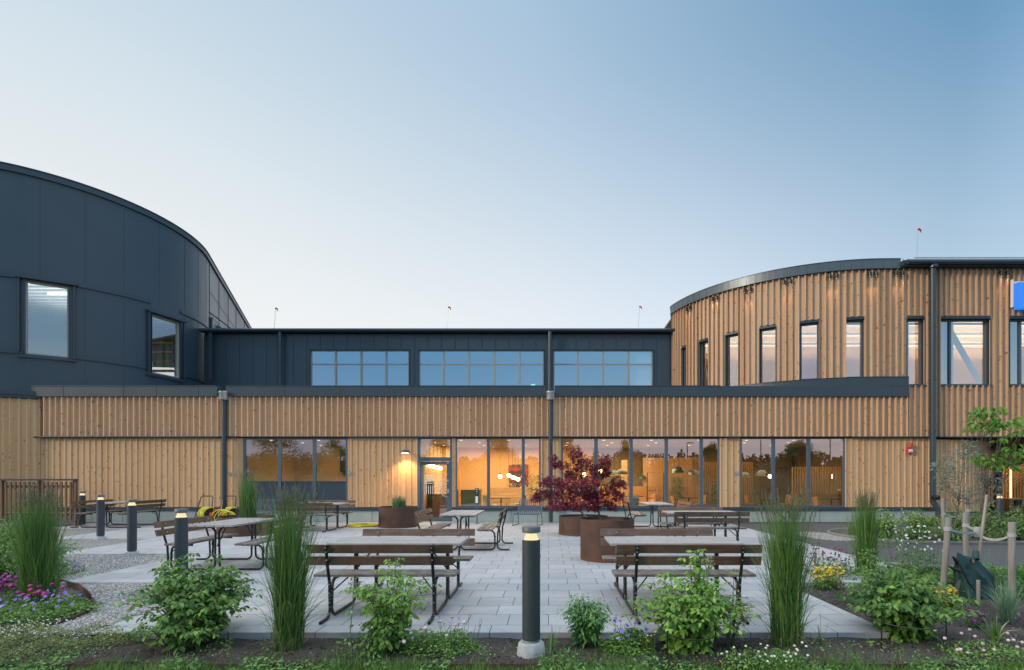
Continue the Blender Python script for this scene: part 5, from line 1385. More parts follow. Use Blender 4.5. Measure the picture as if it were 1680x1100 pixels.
def tree_from(name, base, specs, Y, lab, cat, bark, leafmat, n_of, size, tV, tF, r0, fork=.35, group=None, **kw):
    o = empty(name, base, lab, cat, group); c = Cloud(); ctrs = pads(c, specs, Y, n_of, size, tV, tF, **kw)
    c.build('crown', leafmat, o, smooth=False)
    m = MB(); b = Vector(base); top = max(ctrs, key=lambda v: v.z); mid = b.lerp(top, fork)
    m.tube(limb(b, mid, 0, 4, .01), [r0, r0*.9, r0*.85, r0*.8, r0*.7], 9)
    for v in ctrs:
        st = b.lerp(mid, random.uniform(.55, 1)); d = (v-st)
        m.tube(limb(st, v, -.10*d.length, 6, .02*d.length), [r0*.5, r0*.42, r0*.34, r0*.26, r0*.2, r0*.14, r0*.07], 6)
        for k in range(3):
            e = v+Vector((random.uniform(-.2, .2), random.uniform(-.2, .2), random.uniform(-.02, .06))); m.tube(limb(st.lerp(v, .6), e, 0, 3, .01), [r0*.16, r0*.12, r0*.08, r0*.04], 4)
    m.build('trunk', bark, o, smooth=True)
    return o
MAPLE = m_leaf('maple_leaf', [(0, (.018, .004, .010)), (.4, (.065, .010, .022)), (.75, (.14, .018, .032)), (1, (.24, .035, .045))], .3, .5)
A_ = [(a_, b_, c_*.85, d_*1.45) for a_, b_, c_, d_ in [(945,747,15,9),(958,762,24,8),(991,757,12,10),(984,774,20,8),(1012,789,14,7),(966,788,24,8),(1000,803,20,8),(984,820,24,9),(1014,814,14,6),(1006,832,11,5),(926,763,13,5),(962,806,24,8),(942,778,20,7),(1022,795,9,5),(973,833,14,5)]]+[(900+random.random()*125, 750+random.random()*80, 8, 7) for _ in range(7)]
B_ = [(a_, b_, c_*.85, d_*1.45) for a_, b_, c_, d_ in [(905,790,24,7),(892,811,20,7),(926,806,25,9),(915,826,22,8),(948,824,24,9),(933,792,22,8),(879,818,10,5),(950,800,20,8),(968,812,16,7)]]
tree_from('red_maple', (PX(988, 10.95), 10.95, .76), A_, 10.95, 'dark red Japanese maple spreading from the tall rusty planter', 'tree', BARK_RED, MAPLE, 150, .062, STAR_V, STAR_F, .022, .30, droop=.45, wid=1.0, flat=.45)
tree_from('red_maple', (PX(963, 15.7), 15.7, .47), B_, 15.7, 'second red maple in the low wide planter, lower and behind', 'tree', BARK_PALE, MAPLE, 95, .080, STAR_V, STAR_F, .035, .30, droop=.45, wid=1.0, flat=.45)
CHERRY = m_leaf('cherry_leaf', [(0, (.030, .066, .012)), (.5, (.065, .135, .018)), (1, (.12, .22, .030))], .45, .42)
Yt = 8.1
C_ = [(a_, b_+random.uniform(-5, 3), c_*1.1, d_*1.2) for a_, b_, c_, d_ in [(1620,676,20,9),(1642,688,24,8),(1604,690,13,7),(1626,704,17,5),(1668,708,13,6),(1655,740,22,9),(1622,752,17,9),(1668,760,15,7),(1640,757,18,7),(1606,748,10,6),(1650,695,16,7),(1675,745,14,8),(1634,672,14,6),(1610,668,10,5),(1592,700,8,4),(1676,692,8,5),(1640,722,8,5)]]
tree_from('young_cherry_tree', (PX(1600, Yt), Yt, -.1), C_, Yt, 'slender young tree with drooping green leaves tied between stakes', 'tree', BARK, CHERRY, 40, .100, LEAF_V, LEAF_F, .017, .62, droop=.75, wid=.50, flat=.7)
SILVER = m_leaf('silver_leaf', [(0, (.13, .17, .13)), (.5, (.22, .27, .21)), (1, (.34, .40, .32))], .25, .5)
S_ = [(1552,762,16,14),(1566,748,16,12),(1580,738,16,10),(1556,795,14,16),(1575,775,16,16),(1600,745,16,12),(1612,775,16,18),(1628,792,16,12),(1600,810,14,14),(1572,815,12,14),(1590,725,10,8),(1545,782,10,10),(1620,822,12,8),(1632,765,10,10),(1535,766,8,6)]
tree_from('silver_leaved_tree', (PX(1562, 13.9), 13.9, 0), S_, 13.9, 'wispy silver grey tree in front of the boards by the tall downpipe', 'tree', BARK, SILVER, 42, .105, SIMP_V, SIMP_F, .02, .45, droop=.2, wid=.26, flat=.3)

def blades(cloud, x, y, z, n, h, r0, lean, wid, curl=.5, seg=6, hmin=.55, tint=(0, 1), az=None):
    a = RNG.uniform(0, 2*math.pi, n) if az is None else RNG.uniform(az[0], az[1], n)
    rr = r0*np.sqrt(RNG.uniform(0, 1, n)); b0 = RNG.uniform(0, 2*math.pi, n)
    hh = h*RNG.uniform(hmin, 1, n); ln = lean*RNG.uniform(.1, 1, n)**1.4
    t = np.linspace(0, 1, seg)
    out = np.stack([np.cos(a), np.sin(a), np.zeros(n)], 1)
    base = np.stack([x+rr*np.cos(b0), y+rr*np.sin(b0), np.full(n, z)], 1)
    horiz = (ln*hh)[:, None]*t[None, :]**1.9; vert = hh[:, None]*(t[None, :]-curl*ln[:, None]*t[None, :]**3)
    P = base[:, None, :]+out[:, None, :]*horiz[:, :, None]; P[:, :, 2] += vert
    P[:, :, :2] += (RNG.normal(size=(n, 1, 2))*.012)*t[None, :, None]**2
    W = wid*RNG.uniform(.6, 1.2, n)[:, None]*(1-t[None, :]**2.2*.94)*.5
    sa = a+math.pi/2+RNG.uniform(-1.2, 1.2, n)
    cloud.strips(P, W, np.stack([np.cos(sa), np.sin(sa), np.zeros(n)], 1), RNG.uniform(tint[0], tint[1], n))
    return P
REED = m_leaf('reed_blade', [(0, (.026, .058, .016)), (.5, (.066, .125, .030)), (.85, (.075, .135, .035)), (1, (.20, .19, .08))], .25, .45)
PLUME = m_leaf('reed_plume', [(0, (.10, .12, .07)), (.6, (.16, .17, .10)), (1, (.24, .20, .15))], .3, .7)
STRAW = m_leaf('dry_blade', [(0, (.19, .14, .08)), (1, (.42, .35, .22))], .2, .8)
def reed_grass(x, y, h, lab, w=.10, n=520, lean=.20, zb=-.09, plume=90):
    o = empty('ornamental_grass', (x, y, zb), lab, 'ornamental grass', 'tall ornamental grass tufts')
    c = Cloud(); blades(c, x, y, zb, n, h*.88, w, lean, .0085, .30, 7, .45, (0, .9)); blades(c, x, y, zb, n//3, h*.62, w*1.15, 1.0, .009, .58, 9, .45, (.2, .95)); blades(c, x, y, zb, n//3, h*.86, w, .55, .008, .42, 9, .5, (.2, 1)); blades(c, x, y, zb, int(n*1.0), h*1.0, w*.95, lean*.9, .007, .2, 7, .80, (.1, .9))
    c.build('blades', REED, o)
    c = Cloud(); P = blades(c, x, y, zb, 1, .01, .0, 0, .0001)
    a = RNG.uniform(0, 6.28, plume); ln = lean*.8*RNG.uniform(.1, 1, plume); hh = h*RNG.uniform(.86, 1.02, plume)
    tp = np.stack([x+w*.6*RNG.normal(size=plume)*.6+np.cos(a)*ln*hh, y+np.sin(a)*ln*hh+w*.4*RNG.normal(size=plume), zb+hh], 1)
    m_ = 9; ps = np.repeat(tp, m_, 0); k = np.tile(np.linspace(0, 1, m_), plume); dirv = np.repeat(np.stack([-np.cos(a)*.25, -np.sin(a)*.25, -np.ones(plume)], 1), m_, 0)
    ps = ps+dirv*(k*.17)[:, None]
    c.inst(SIMP_V, SIMP_F, ps, unit(len(ps))*.28-dirv, unit(len(ps)), .040, .010, RNG.uniform(0, 1, len(ps)))
    c.build('seed_heads', PLUME, o)
    c = Cloud(); blades(c, x, y, zb, n//6, h*.22, w*1.1, 1.6, .009, .35, 5, .4); c.build('dry_base', STRAW, o)
    return o
def at_px(px, Y): return PX(px, Y)
reed_grass(at_px(474, 5.45), 5.45, 1.66, 'tall green grass tuft with dry base between the raspberry shrub and the benches', .12, 560, .25)
reed_grass(at_px(1290, 5.55), 5.55, 1.60, 'tall green grass tuft with dry base in front of the asphalt, beside the white clover', .13, 600, .26)
reed_grass(at_px(62, 7.3), 7.3, 1.62, 'tall dark grass tuft rising from the pink and violet flowers', .17, 680, .24)
reed_grass(at_px(1421, 9.2), 9.2, 1.50, 'tall grass tuft behind the yellow flowers, at the edge of the asphalt', .14, 560, .18)
reed_grass(at_px(407, 15.5), 15.5, 1.42, 'light grass tuft growing in the low planter before the dark panelled window', .22, 300, .20, .47, 40)
reed_grass(at_px(1398, 15.2), 15.2, .62, 'small pale grass tuft in the round gravel patch', .10, 60, .35, 0, 8)

def arching_shrub(x, y, h, w, n_canes, lab, leafmat, leaf=.085, wid=.62, zb=-.09, low=.25, name='raspberry_shrub', cat='shrub', stemmat=None, step=.055, group=None, lobes=3, upright=.5):
    o = empty(name, (x, y, zb), lab, cat, group); c = Cloud(); m = MB(); n_canes = int(n_canes*1.25)
    for k in range(n_canes):
        a = random.uniform(0, 6.28); t = random.random()**.7; reach = w*(.25+.75*t)*(1-.0*upright); hh = h*(1-.55*t*(1-upright*.4))*random.uniform(.75, 1.02)
        if k == 0: reach *= .15; hh = h
        b = Vector((x+random.uniform(-.22, .22)*w, y+random.uniform(-.22, .22)*w, zb)); pts = []
        for i in range(9):
            s = i/8; pts.append(b+Vector((math.cos(a)*reach*s**1.4, math.sin(a)*reach*s**1.4, hh*(1-(1-s)**1.8)*1.0-.12*hh*t*s**3)))
        m.tube(pts, [.0065*(1-.75*i/8) for i in range(9)], 5)
        ln = sum((p-q).length for p, q in zip(pts, pts[1:])); nn = int(ln/step); ph = random.uniform(0, 6)
        P, AX, NR, SZ = [], [], [], []
        for i in range(nn):
            s = low+(1-low)*i/max(1, nn-1); f = s*8; j = min(7, int(f)); p = pts[j].lerp(pts[j+1], f-j); ph += 2.4
            d = Vector((math.cos(ph), math.sin(ph), random.uniform(-.25, .35))).normalized(); pet = random.uniform(.04, .09); e = p+d*pet
            sz = leaf*(1.15-.55*s)*random.uniform(.75, 1.2); sd = d.cross(Vector((0, 0, 1))).normalized()
            ds = [d]+([(d*.35+sd).normalized(), (d*.35-sd).normalized()] if lobes >= 3 else [])
            for q, dd in enumerate(ds):
                dv = dd.copy(); dv.z -= random.uniform(.15, .75); P.append(e-(d*.02 if q else Vector())); AX.append(dv); NR.append((random.gauss(0, .3), random.gauss(0, .3)-.25, 1)); SZ.append(sz*(1 if q == 0 else .82))
        if P:
            n = len(P); SZ = np.array(SZ); c.inst(LEAF_V, LEAF_F, P, AX, NR, SZ, SZ*wid, np.clip(RNG.uniform(0, .75, n)+random.uniform(0, .25), 0, 1))
    c.build('leaves', leafmat, o); m.build('canes', stemmat or STEM, o, smooth=True)
    return o
STEM = m_plain('green_stem', (.10, .11, .045), .7)
RASP = m_leaf('raspberry_leaf', [(0, (.022, .052, .014)), (.5, (.048, .104, .020)), (.85, (.090, .165, .028)), (1, (.14, .24, .04))], .30, .45)
RASP2 = m_leaf('raspberry_leaf_light', [(0, (.040, .082, .016)), (.5, (.085, .150, .024)), (.85, (.11, .22, .04)), (1, (.22, .30, .06))], .32, .45)
arching_shrub(at_px(318, 5.75), 5.75, .96, .66, 72, 'broad leafy raspberry shrub in front of the gravel and paving corner', RASP, .100, low=.08)
arching_shrub(at_px(300, 5.4), 5.4, .50, .50, 24, 'low leafy raspberry shoots at the foot of the broad shrub', RASP, .085)
arching_shrub(at_px(644, 5.4), 5.4, .98, .42, 22, 'thin upright raspberry plant in front of the picnic table bench', RASP2, .080, low=.15, upright=1.2)
arching_shrub(at_px(625, 5.25), 5.25, .45, .30, 16, 'low raspberry shoots around the thin upright plant', RASP, .075)
arching_shrub(at_px(1128, 5.45), 5.45, .82, .60, 70, 'dense light green raspberry shrub inside a black support ring', RASP2, .095, low=.08)
arching_shrub(at_px(1142, 5.6), 5.6, 1.10, .14, 5, 'tall single raspberry shoot rising above the ringed shrub', RASP2, .085)
arching_shrub(at_px(1198, 5.5), 5.5, .86, .22, 9, 'sparse yellowing raspberry canes beside the tall grass tuft', m_leaf('fading_leaf', [(0, (.05, .09, .02)), (.6, (.12, .15, .03)), (1, (.24, .17, .06))], .3), .055)
arching_shrub(at_px(1478, 5.85), 5.85, .84, .62, 70, 'dense dark green raspberry shrub by the outer corner of the paving', RASP, .108, low=.08)
arching_shrub(at_px(1440, 7.3), 7.3, .85, .42, 24, 'small raspberry shrub between the yellow and magenta flowers', RASP, .07)
EUO = m_leaf('evergreen_leaf', [(0, (.018, .055, .016)), (.5, (.045, .115, .026)), (1, (.11, .21, .045))], .2, .35)
arching_shrub(at_px(962, 5.5), 5.5, .55, .27, 46, 'small upright glossy shrub right behind the soil edge beside the bollard', EUO, .062, .42, lobes=1, step=.016, name='evergreen_shrub', upright=1.5, low=.15)
def ring(px, Y, r, z, lab, stakes=3):
    x = PX(px, Y); o = empty('plant_support', (x, Y, -.09), lab, 'plant support'); m = MB()
    m.tube([(x+r*math.cos(a), Y+r*math.sin(a), z+.02*math.sin(a)) for a in np.linspace(0, 6.28, 30)[:-1]], .006, 5, closed=True)
    m.build('ring', BLACKP, o, smooth=True)
    for k in range(stakes):
        a = 3.6+k*2.1; m = MB(); m.tube([(x+r*math.cos(a), Y+r*math.sin(a), -.1), (x+r*math.cos(a), Y+r*math.sin(a), z+.05)], .007, 5); m.build('leg', BLACKP, o)
ring(1130, 5.25, .26, .17, 'black half ring holding the light green raspberry shrub')
ring(1482, 5.6, .36, .20, 'black ring on legs around the dark green raspberry shrub')

# ---- shrubs in the far bed and by the railing
FARL = m_leaf('spirea_leaf', [(0, (.030, .070, .014)), (.5, (.070, .135, .022)), (1, (.16, .24, .04))], .3, .5)
FARD = m_leaf('bush_leaf', [(0, (.018, .046, .012)), (.5, (.040, .088, .020)), (1, (.085, .15, .035))], .25, .5)
for px, Y, h, w, n, mt, lab in ((1452, 14.2, .78, .55, 34, FARL, 'bright low shrub at the rounded tip of the far bed'), (1510, 14.6, .72, .65, 34, FARL, 'bright low shrub under the downpipe elbow'), (1566, 15.2, .70, .7, 34, FARD, 'mid green shrub behind the two thin stakes'),
                           (1612, 14.6, .82, .6, 34, FARL, 'bright shrub behind the staked tree'), (1660, 14.0, .70, .7, 34, FARD, 'mid green shrub in front of the entrance bollard'), (1560, 13.7, .42, .6, 24, FARD, 'low dark shrub along the near kerb'), (1500, 13.8, .42, .6, 22, FARD, 'low shrub near the rounded kerb'), (1620, 13.7, .45, .6, 22, FARD, 'low dark shrub along the kerb behind the watering bag'), (1680, 15.4, .8, .7, 26, FARL, 'bright shrub at the far edge by the entrance')):
    arching_shrub(PX(px, Y), Y, h*1.2, w*1.1, int(n*1.7), lab, mt, .11, .5, .0, .05, 'garden_shrub', 'shrub', None, .07, 'shrubs in the far bed', 1)
LEFTL = m_leaf('garden_leaf', [(0, (.020, .060, .012)), (.5, (.048, .125, .020)), (1, (.10, .22, .035))], .3, .5)
for px, Y, h, w, n, mt, lab in ((14, 10.5, .95, .8, 60, LEFTL, 'bright green shrub in front of the timber railing'), (52, 9.6, .72, .65, 44, LEFTL, 'lower bright green shrub next to the tall dark grass'), (8, 8.3, .72, .6, 44, RASP, 'dark green bush left of the tall dark grass'.replace('left of', 'outside')), (74, 8.9, .50, .42, 24, FARD, 'small spreading plant at the bend of the steel edging'), (-20, 9.3, 1.0, .7, 36, LEFTL, 'green shrub cut by the picture edge by the railing')):
    arching_shrub(PX(px, Y), Y, h*1.15, w*1.1, int(n*1.5), lab, mt, .085, .45, -.09, .05, 'garden_shrub', 'shrub', None, .04, 'shrubs by the railing', 1)
# rosemary in the planter
ROSE = m_leaf('rosemary_leaf', [(0, (.03, .06, .025)), (1, (.10, .16, .07))], .2)
o = empty('rosemary_plant', (PX(655, 18.0), 18.0, .6), 'spiky green rosemary in the rusty planter by the door', 'plant'); c = Cloud()
blades(c, PX(655, 18.0), 18.0, .6, 260, .50, .22, .45, .022, .2, 4, .5); o2 = c.build('sprigs', ROSE, o)

# ---- low ground cover and flowers
def cover(x0, x1, y0, y1, n, h, leaf, mat, lab, name='ground_cover', wid=.5, zb=-.09, mound=True, ok=None):
    c = Cloud(); xs = RNG.uniform(x0, x1, n); ys = RNG.uniform(y0, y1, n)
    u = (xs-(x0+x1)/2)/((x1-x0)/2); v = (ys-(y0+y1)/2)/((y1-y0)/2); d2 = u*u+v*v
    k = (d2 < 1.05) if mound else np.ones(n, bool)
    if ok: k &= np.array([ok(a, b) for a, b in zip(xs, ys)])
    xs, ys, d2 = xs[k], ys[k], d2[k]; n = len(xs)
    lump = .65+.35*np.sin(xs*7+1)*np.cos(ys*9)
    top = h*lump*(np.sqrt(np.clip(1.06-d2, 0, 1)) if mound else 1)
    zs = zb+top*RNG.uniform(.25, 1, n)
    ax = unit(n); ax[:, 2] = np.abs(ax[:, 2])*.5
    c.inst(LEAF_V if leaf > .03 else SIMP_V, LEAF_F if leaf > .03 else SIMP_F, np.stack([xs, ys, zs], 1), ax, unit(n)*.6+[0, -.2, 1], leaf*RNG.uniform(.6, 1.25, n), leaf*wid*RNG.uniform(.7, 1.2, n), RNG.uniform(0, 1, n))
    return tag(c.build(name, mat), lab, 'plant', kind='stuff')
FL_V = [(0,0,0)]; FL_F = []
for _k in range(5):
    _a = R(72*_k); i0 = len(FL_V); FL_V += [(math.cos(_a-.5)*.8, math.sin(_a-.5)*.8, .12), (math.cos(_a)*1.0, math.sin(_a)*1.0, .10), (math.cos(_a+.5)*.8, math.sin(_a+.5)*.8, .12)]; FL_F += [(0, i0, i0+1, i0+2)]
BALL_V = [(math.cos(R(60*i))*.5, math.sin(R(60*i))*.5, z) for z in (-.18, .2) for i in range(6)]+[(0, 0, .48), (0, 0, -.42)]
BALL_F = [(i, (i+1) % 6, 6+(i+1) % 6, 6+i) for i in range(6)]+[(6+i, 6+(i+1) % 6, 12) for i in range(6)]+[((i+1) % 6, i, 13) for i in range(6)]
def flower_clump(px0, px1, Y, dy, n, z0, z1, size, cols, lab, name, stem=True, ball=False, leaf=None, nleaf=0, leafh=.2, leafsz=.05, zb=-.09, blade=False):
    x0, x1 = PX(px0, Y), PX(px1, Y); o = empty(name, ((x0+x1)/2, Y, zb), lab, 'flowers')
    xs = RNG.uniform(x0, x1, n); ys = RNG.uniform(Y-dy, Y+dy, n); zs = zb+RNG.uniform(z0, z1, n)
    c = Cloud(); up = unit(n)*.45+[0, -.45, 1]
    if ball:
        for (V_, F_) in (([BALL_V[i] for i in range(14)], [f for f in BALL_F if len(f) == 4]), (BALL_V, [f for f in BALL_F if len(f) == 3])):
            st = RNG.bit_generator.state; c.inst(V_, F_, np.stack([xs, ys, zs], 1), np.tile([1., 0, 0], (n, 1)), up, size, size, np.linspace(0, 1, n))
    else: c.inst(FL_V, FL_F, np.stack([xs, ys, zs], 1), unit(n), up, size*.5*RNG.uniform(.6, 1.15, n), size*.5*np.ones(n), RNG.uniform(0, 1, n))
    c.build('blossoms', m_leaf(name+'_petal', cols, .2, .6), o)
    if stem:
        c = Cloud(); t = np.linspace(0, 1, 4); bx = (x0+x1)/2+(xs-(x0+x1)/2)*.7; b = np.stack([bx, ys, np.full(n, zb)], 1); e = np.stack([xs, ys, zs], 1)
        P = b[:, None, :]*(1-t)[None, :, None]+e[:, None, :]*t[None, :, None]; c.strips(P, np.full((n, 4), .0016), np.tile([1., 0, 0], (n, 1)), RNG.uniform(0, 1, n)); c.build('stems', FARD, o)
    if nleaf:
        c = Cloud(); x = RNG.uniform(x0, x1, nleaf); y = RNG.uniform(Y-dy, Y+dy, nleaf); z = zb+leafh*RNG.uniform(.05, 1, nleaf)*(1-.6*((x-(x0+x1)/2)/(x1-x0)*2)**2)
        if blade: blades(c, (x0+x1)/2, Y, zb, nleaf, leafh*1.3, (x1-x0)*.35, .8, .006, .4, 5)
        else: c.inst(LEAF_V, LEAF_F, np.stack([x, y, z], 1), unit(nleaf)+[0, 0, .3], unit(nleaf)*.6+[0, -.2, 1], leafsz, leafsz*.5, RNG.uniform(0, 1, nleaf))
        c.build('leaves', leaf or FARD, o)
    return o
VIO = [(0, (.16, .14, .62)), (.6, (.28, .20, .68)), (1, (.45, .32, .72))]
MAG = [(0, (.22, .03, .20)), (1, (.45, .08, .34))]
YEL = [(0, (.72, .40, .02)), (1, (.85, .62, .04))]
WHT = [(0, (.62, .62, .50)), (1, (.80, .80, .72))]
GRL = m_leaf('geranium_leaf', [(0, (.025, .060, .014)), (.5, (.060, .125, .024)), (1, (.13, .20, .045))], .25, .5)
OLV = m_leaf('spirea_cover', [(0, (.030, .045, .014)), (.5, (.070, .095, .028)), (1, (.14, .16, .05))], .2, .6)
cover(PX(-40, 6.6), PX(150, 6.6), 6.2, 7.3, 5200, .26, .045, GRL, 'green geranium leaves under the violet flowers by the curved steel edging')
flower_clump(-10, 140, 6.55, .38, 60, .22, .34, .046, VIO, 'violet geraniums in front of the tall dark grass', 'violet_geranium')
flower_clump(96, 122, 9.3, .35, 24, .14, .30, .05, VIO, 'small patch of violet geraniums on the gravel edge', 'violet_geranium', leaf=GRL, nleaf=300, leafh=.22)
flower_clump(2, 48, 7.5, .25, 90, .22, .40, .05, MAG, 'mauve flower heads at the foot of the tall dark grass', 'mauve_flowers', ball=True, leaf=FARD, nleaf=300, leafh=.28)
flower_clump(42, 92, 7.0, .15, 14, .22, .34, .05, [(0, (.35, .03, .18)), (1, (.5, .06, .25))], 'pink red blooms behind the violet geraniums', 'pink_flowers', ball=True)
cover(PX(-60, 5.9), PX(235, 5.6), 5.05, 6.15, 17000, .22, .024, OLV, 'olive green low shrub with tiny leaves along the bed front', ok=lambda a, b: a < -3.7)
flower_clump(-10, 112, 5.62, .28, 230, .15, .23, .017, WHT, 'cream blossom speckles on the low olive shrub, the larger patch', 'cream_blossom', stem=False)
flower_clump(135, 200, 5.55, .28, 60, .13, .21, .016, WHT, 'cream blossom speckles beside the broad raspberry shrub', 'cream_blossom', stem=False)
cover(PX(655, 5.35), PX(785, 5.35), 5.1, 5.65, 3000, .30, .035, GRL, 'small leaved clover mound beside the thin raspberry plant')
flower_clump(665, 775, 5.3, .2, 16, .16, .34, .034, [(0, (.60, .35, .42)), (1, (.75, .66, .62))], 'pink clover heads on the clover mound', 'pink_clover', ball=True)
flower_clump(715, 795, 5.45, .12, 12, .25, .38, .03, VIO, 'few violet flowers above the clover mound', 'violet_geranium')
cover(PX(985, 5.4), PX(1072, 5.4), 5.15, 5.65, 2600, .28, .045, GRL, 'geranium leaves between the glossy shrub and the ringed raspberry')
flower_clump(992, 1062, 5.35, .18, 20, .14, .32, .048, VIO, 'violet flowers between the glossy shrub and the ringed raspberry', 'violet_geranium')
flower_clump(1055, 1075, 5.2, .08, 8, .10, .28, .022, YEL, 'few tiny yellow flowers next to the ringed raspberry', 'yellow_flowers')
flower_clump(1180, 1330, 5.0, .22, 26, .06, .20, .024, WHT, 'white clover heads in the grass below the tall tuft', 'white_clover', ball=True, leaf=GRL, nleaf=900, leafh=.12, leafsz=.035)
flower_clump(1555, 1690, 5.2, .22, 18, .08, .24, .032, [(0, (.62, .36, .46)), (1, (.78, .62, .66))], 'pale pink clover heads in front of the strappy plant', 'pink_clover', ball=True, leaf=GRL, nleaf=900, leafh=.12, leafsz=.035)
flower_clump(1320, 1402, 9.4, .35, 55, .30, .56, .036, [(0, (.14, .015, .10)), (1, (.30, .04, .20))], 'dark magenta blooms on thin stems next to the asphalt', 'magenta_flowers', ball=True, leaf=FARD, nleaf=700, leafh=.36)
flower_clump(1337, 1375, 8.4, .22, 120, .16, .38, .05, YEL, 'dense golden yellow flowers beside the magenta blooms', 'yellow_flowers', leaf=FARL, nleaf=500, leafh=.26)
flower_clump(1383, 1442, 7.5, .25, 34, .12, .28, .038, [(0, (.22, .02, .16)), (1, (.42, .07, .30))], 'magenta flower patch between the raspberry shrubs', 'magenta_flowers', ball=True, leaf=FARD, nleaf=400, leafh=.2)
flower_clump(1520, 1565, 6.9, .18, 120, .14, .34, .050, YEL, 'golden yellow flowers at the foot of a tree stake', 'yellow_flowers', leaf=FARL, nleaf=400, leafh=.2)
flower_clump(1590, 1610, 6.2, .08, 16, .08, .20, .05, [(0, (.22, .02, .18)), (1, (.40, .06, .30))], 'small dark magenta clump in front of the yellow flowers', 'magenta_flowers', ball=True, leaf=FARD, nleaf=90, leafh=.12)
flower_clump(1462, 1548, 9.0, .35, 60, .50, .95, .045, [(0, (.66, .60, .66)), (1, (.82, .80, .82))], 'airy white flowers on tall thin stems before the asphalt', 'white_gaura', leaf=FARD, nleaf=900, leafh=.55)
flower_clump(1445, 1492, 12.9, .25, 22, .50, 1.0, .035, [(0, (.60, .48, .60)), (1, (.8, .72, .8))], 'airy pale pink flowers in front of the far bed', 'pink_gaura', leaf=FARD, nleaf=200, leafh=.45)
cover(PX(1440, 8.2), PX(1690, 8.2), 7.6, 9.2, 9000, .40, .06, FARD, 'mixed green leaves around the stakes and watering bag')
cover(PX(1600, 9.0), PX(1700, 9.0), 8.4, 9.4, 2600, .42, .06, LEFTL, 'brighter green leaves behind the watering bag')
cover(PX(1330, 8.9), PX(1460, 8.9), 8.6, 9.6, 1600, .26, .05, FARD, 'low green leaves under the magenta blooms')
# allium heads
for px, py, Y, lab in ((582, 957, 5.35, 'round dried allium head on a bare stem beside the thin raspberry plant'), (1163, 923, 5.45, 'round allium head half hidden in the ringed raspberry'), (1477, 902, 8.0, 'round allium head above the dark green raspberry shrub')):
    x, z = PX(px, Y), PZ(py, Y); o = empty('allium', (x-.02, Y, -.09), lab, 'flowers')
    m = MB(); m.tube([(x-.06, Y, -.09), (x-.03, Y, z*.5), (x, Y, z)], .005, 5); m.build('stem', m_plain('allium_stem', (.12, .16, .07), .6), o)
    d = unit(70); c = Cloud(); t = np.linspace(0, 1, 2); P = np.array([x, Y, z])[None, None, :]+d[:, None, :]*(t*.058)[None, :, None]; c.strips(P, np.full((70, 2), .0009), np.cross(d, [0, 0, 1.])+1e-3, np.full(70, .5)); c.inst(FL_V, FL_F, np.array([x, Y, z])+d*.06, unit(70), d, .010, .010, RNG.uniform(0, 1, 70)); c.build('seed_head', m_leaf('allium_head', [(0, (.16, .18, .09)), (1, (.34, .32, .20))], .2), o)
# strappy plants, fescue
def strap_plant(px, Y, h, n, mat, lab, lean=.9, wid=.022, r0=.03, name='strappy_plant', seg=7):
    x = PX(px, Y); o = empty(name, (x, Y, -.09), lab, 'plant'); c = Cloud(); blades(c, x, Y, -.09, n, h, r0, lean, wid, .45, seg, .55); c.build('leaves', mat, o); return o
YUC = m_leaf('strap_leaf', [(0, (.03, .075, .025)), (.7, (.08, .15, .04)), (1, (.28, .30, .12))], .2, .45)
FES = m_leaf('fescue_blade', [(0, (.06, .105, .07)), (1, (.14, .21, .13))], .2, .5)
strap_plant(1632, 5.55, .42, 26, YUC, 'small strappy green plant with pale edges near the lawn', .85)
strap_plant(1652, 6.4, .62, 420, FES, 'blue green tussock grass in front of the last stake', .75, .005, .07, 'tussock_grass')
strap_plant(1590, 7.0, .40, 9, YUC, 'few arching strap leaves beside the green watering bag', .8, .015)
strap_plant(905, 5.28, .34, 7, YUC, 'small leaf spike at the foot of the concrete footed bollard', .6, .016)
strap_plant(1350, 5.55, .42, 9, YUC, 'arching strap leaves beside the tall tuft by the paving corner', 1.1, .014)
strap_plant(1622, 8.3, .95, 60, FES, 'thin pale grass stalks behind the watering bag', .45, .004, .25, 'tussock_grass')

# ---- lawn edge and weeds
def lawn(name, n, x0, x1, y0, y1, h, lab, mat, dens=None, wid=.0045, z=-.105):
    c = Cloud(); xs = RNG.uniform(x0, x1, n); ys = RNG.uniform(y0, y1, n)
    if dens is not None:
        k = RNG.uniform(0, 1, n) < dens(xs, ys); xs, ys = xs[k], ys[k]; n = len(xs)
    a = RNG.uniform(0, 6.28, n); hh = h*RNG.uniform(.35, 1, n)*(.75+.25*np.sin(xs*3.1)+.2*np.sin(xs*9.3+1)); ln = RNG.uniform(.1, .9, n); t = np.linspace(0, 1, 4)
    P = np.stack([xs, ys, np.full(n, z)], 1)[:, None, :]+np.stack([np.cos(a), np.sin(a), np.zeros(n)], 1)[:, None, :]*((ln*hh)[:, None]*t[None, :]**1.8)[:, :, None]
    P[:, :, 2] += hh[:, None]*(t[None, :]-.3*ln[:, None]*t[None, :]**2)
    W = wid*RNG.uniform(.6, 1.3, n)[:, None]*(1-t[None, :]*.93)*.5*1.6; sa = RNG.uniform(0, 3.14, n)
    c.strips(P, W, np.stack([np.cos(sa), np.sin(sa)*.5, np.zeros(n)], 1), RNG.uniform(0, 1, n))
    return tag(c.build(name, mat), lab, 'grass', kind='stuff')
GRASS = m_leaf('lawn_blade', [(0, (.020, .052, .010)), (.5, (.042, .100, .018)), (.9, (.085, .16, .03)), (1, (.22, .22, .09))], .3, .5)
lawn('lawn_grass', 42000, -5.9, 5.9, 4.3, 5.0, .15, 'green lawn edge in front of the soil bed', GRASS)
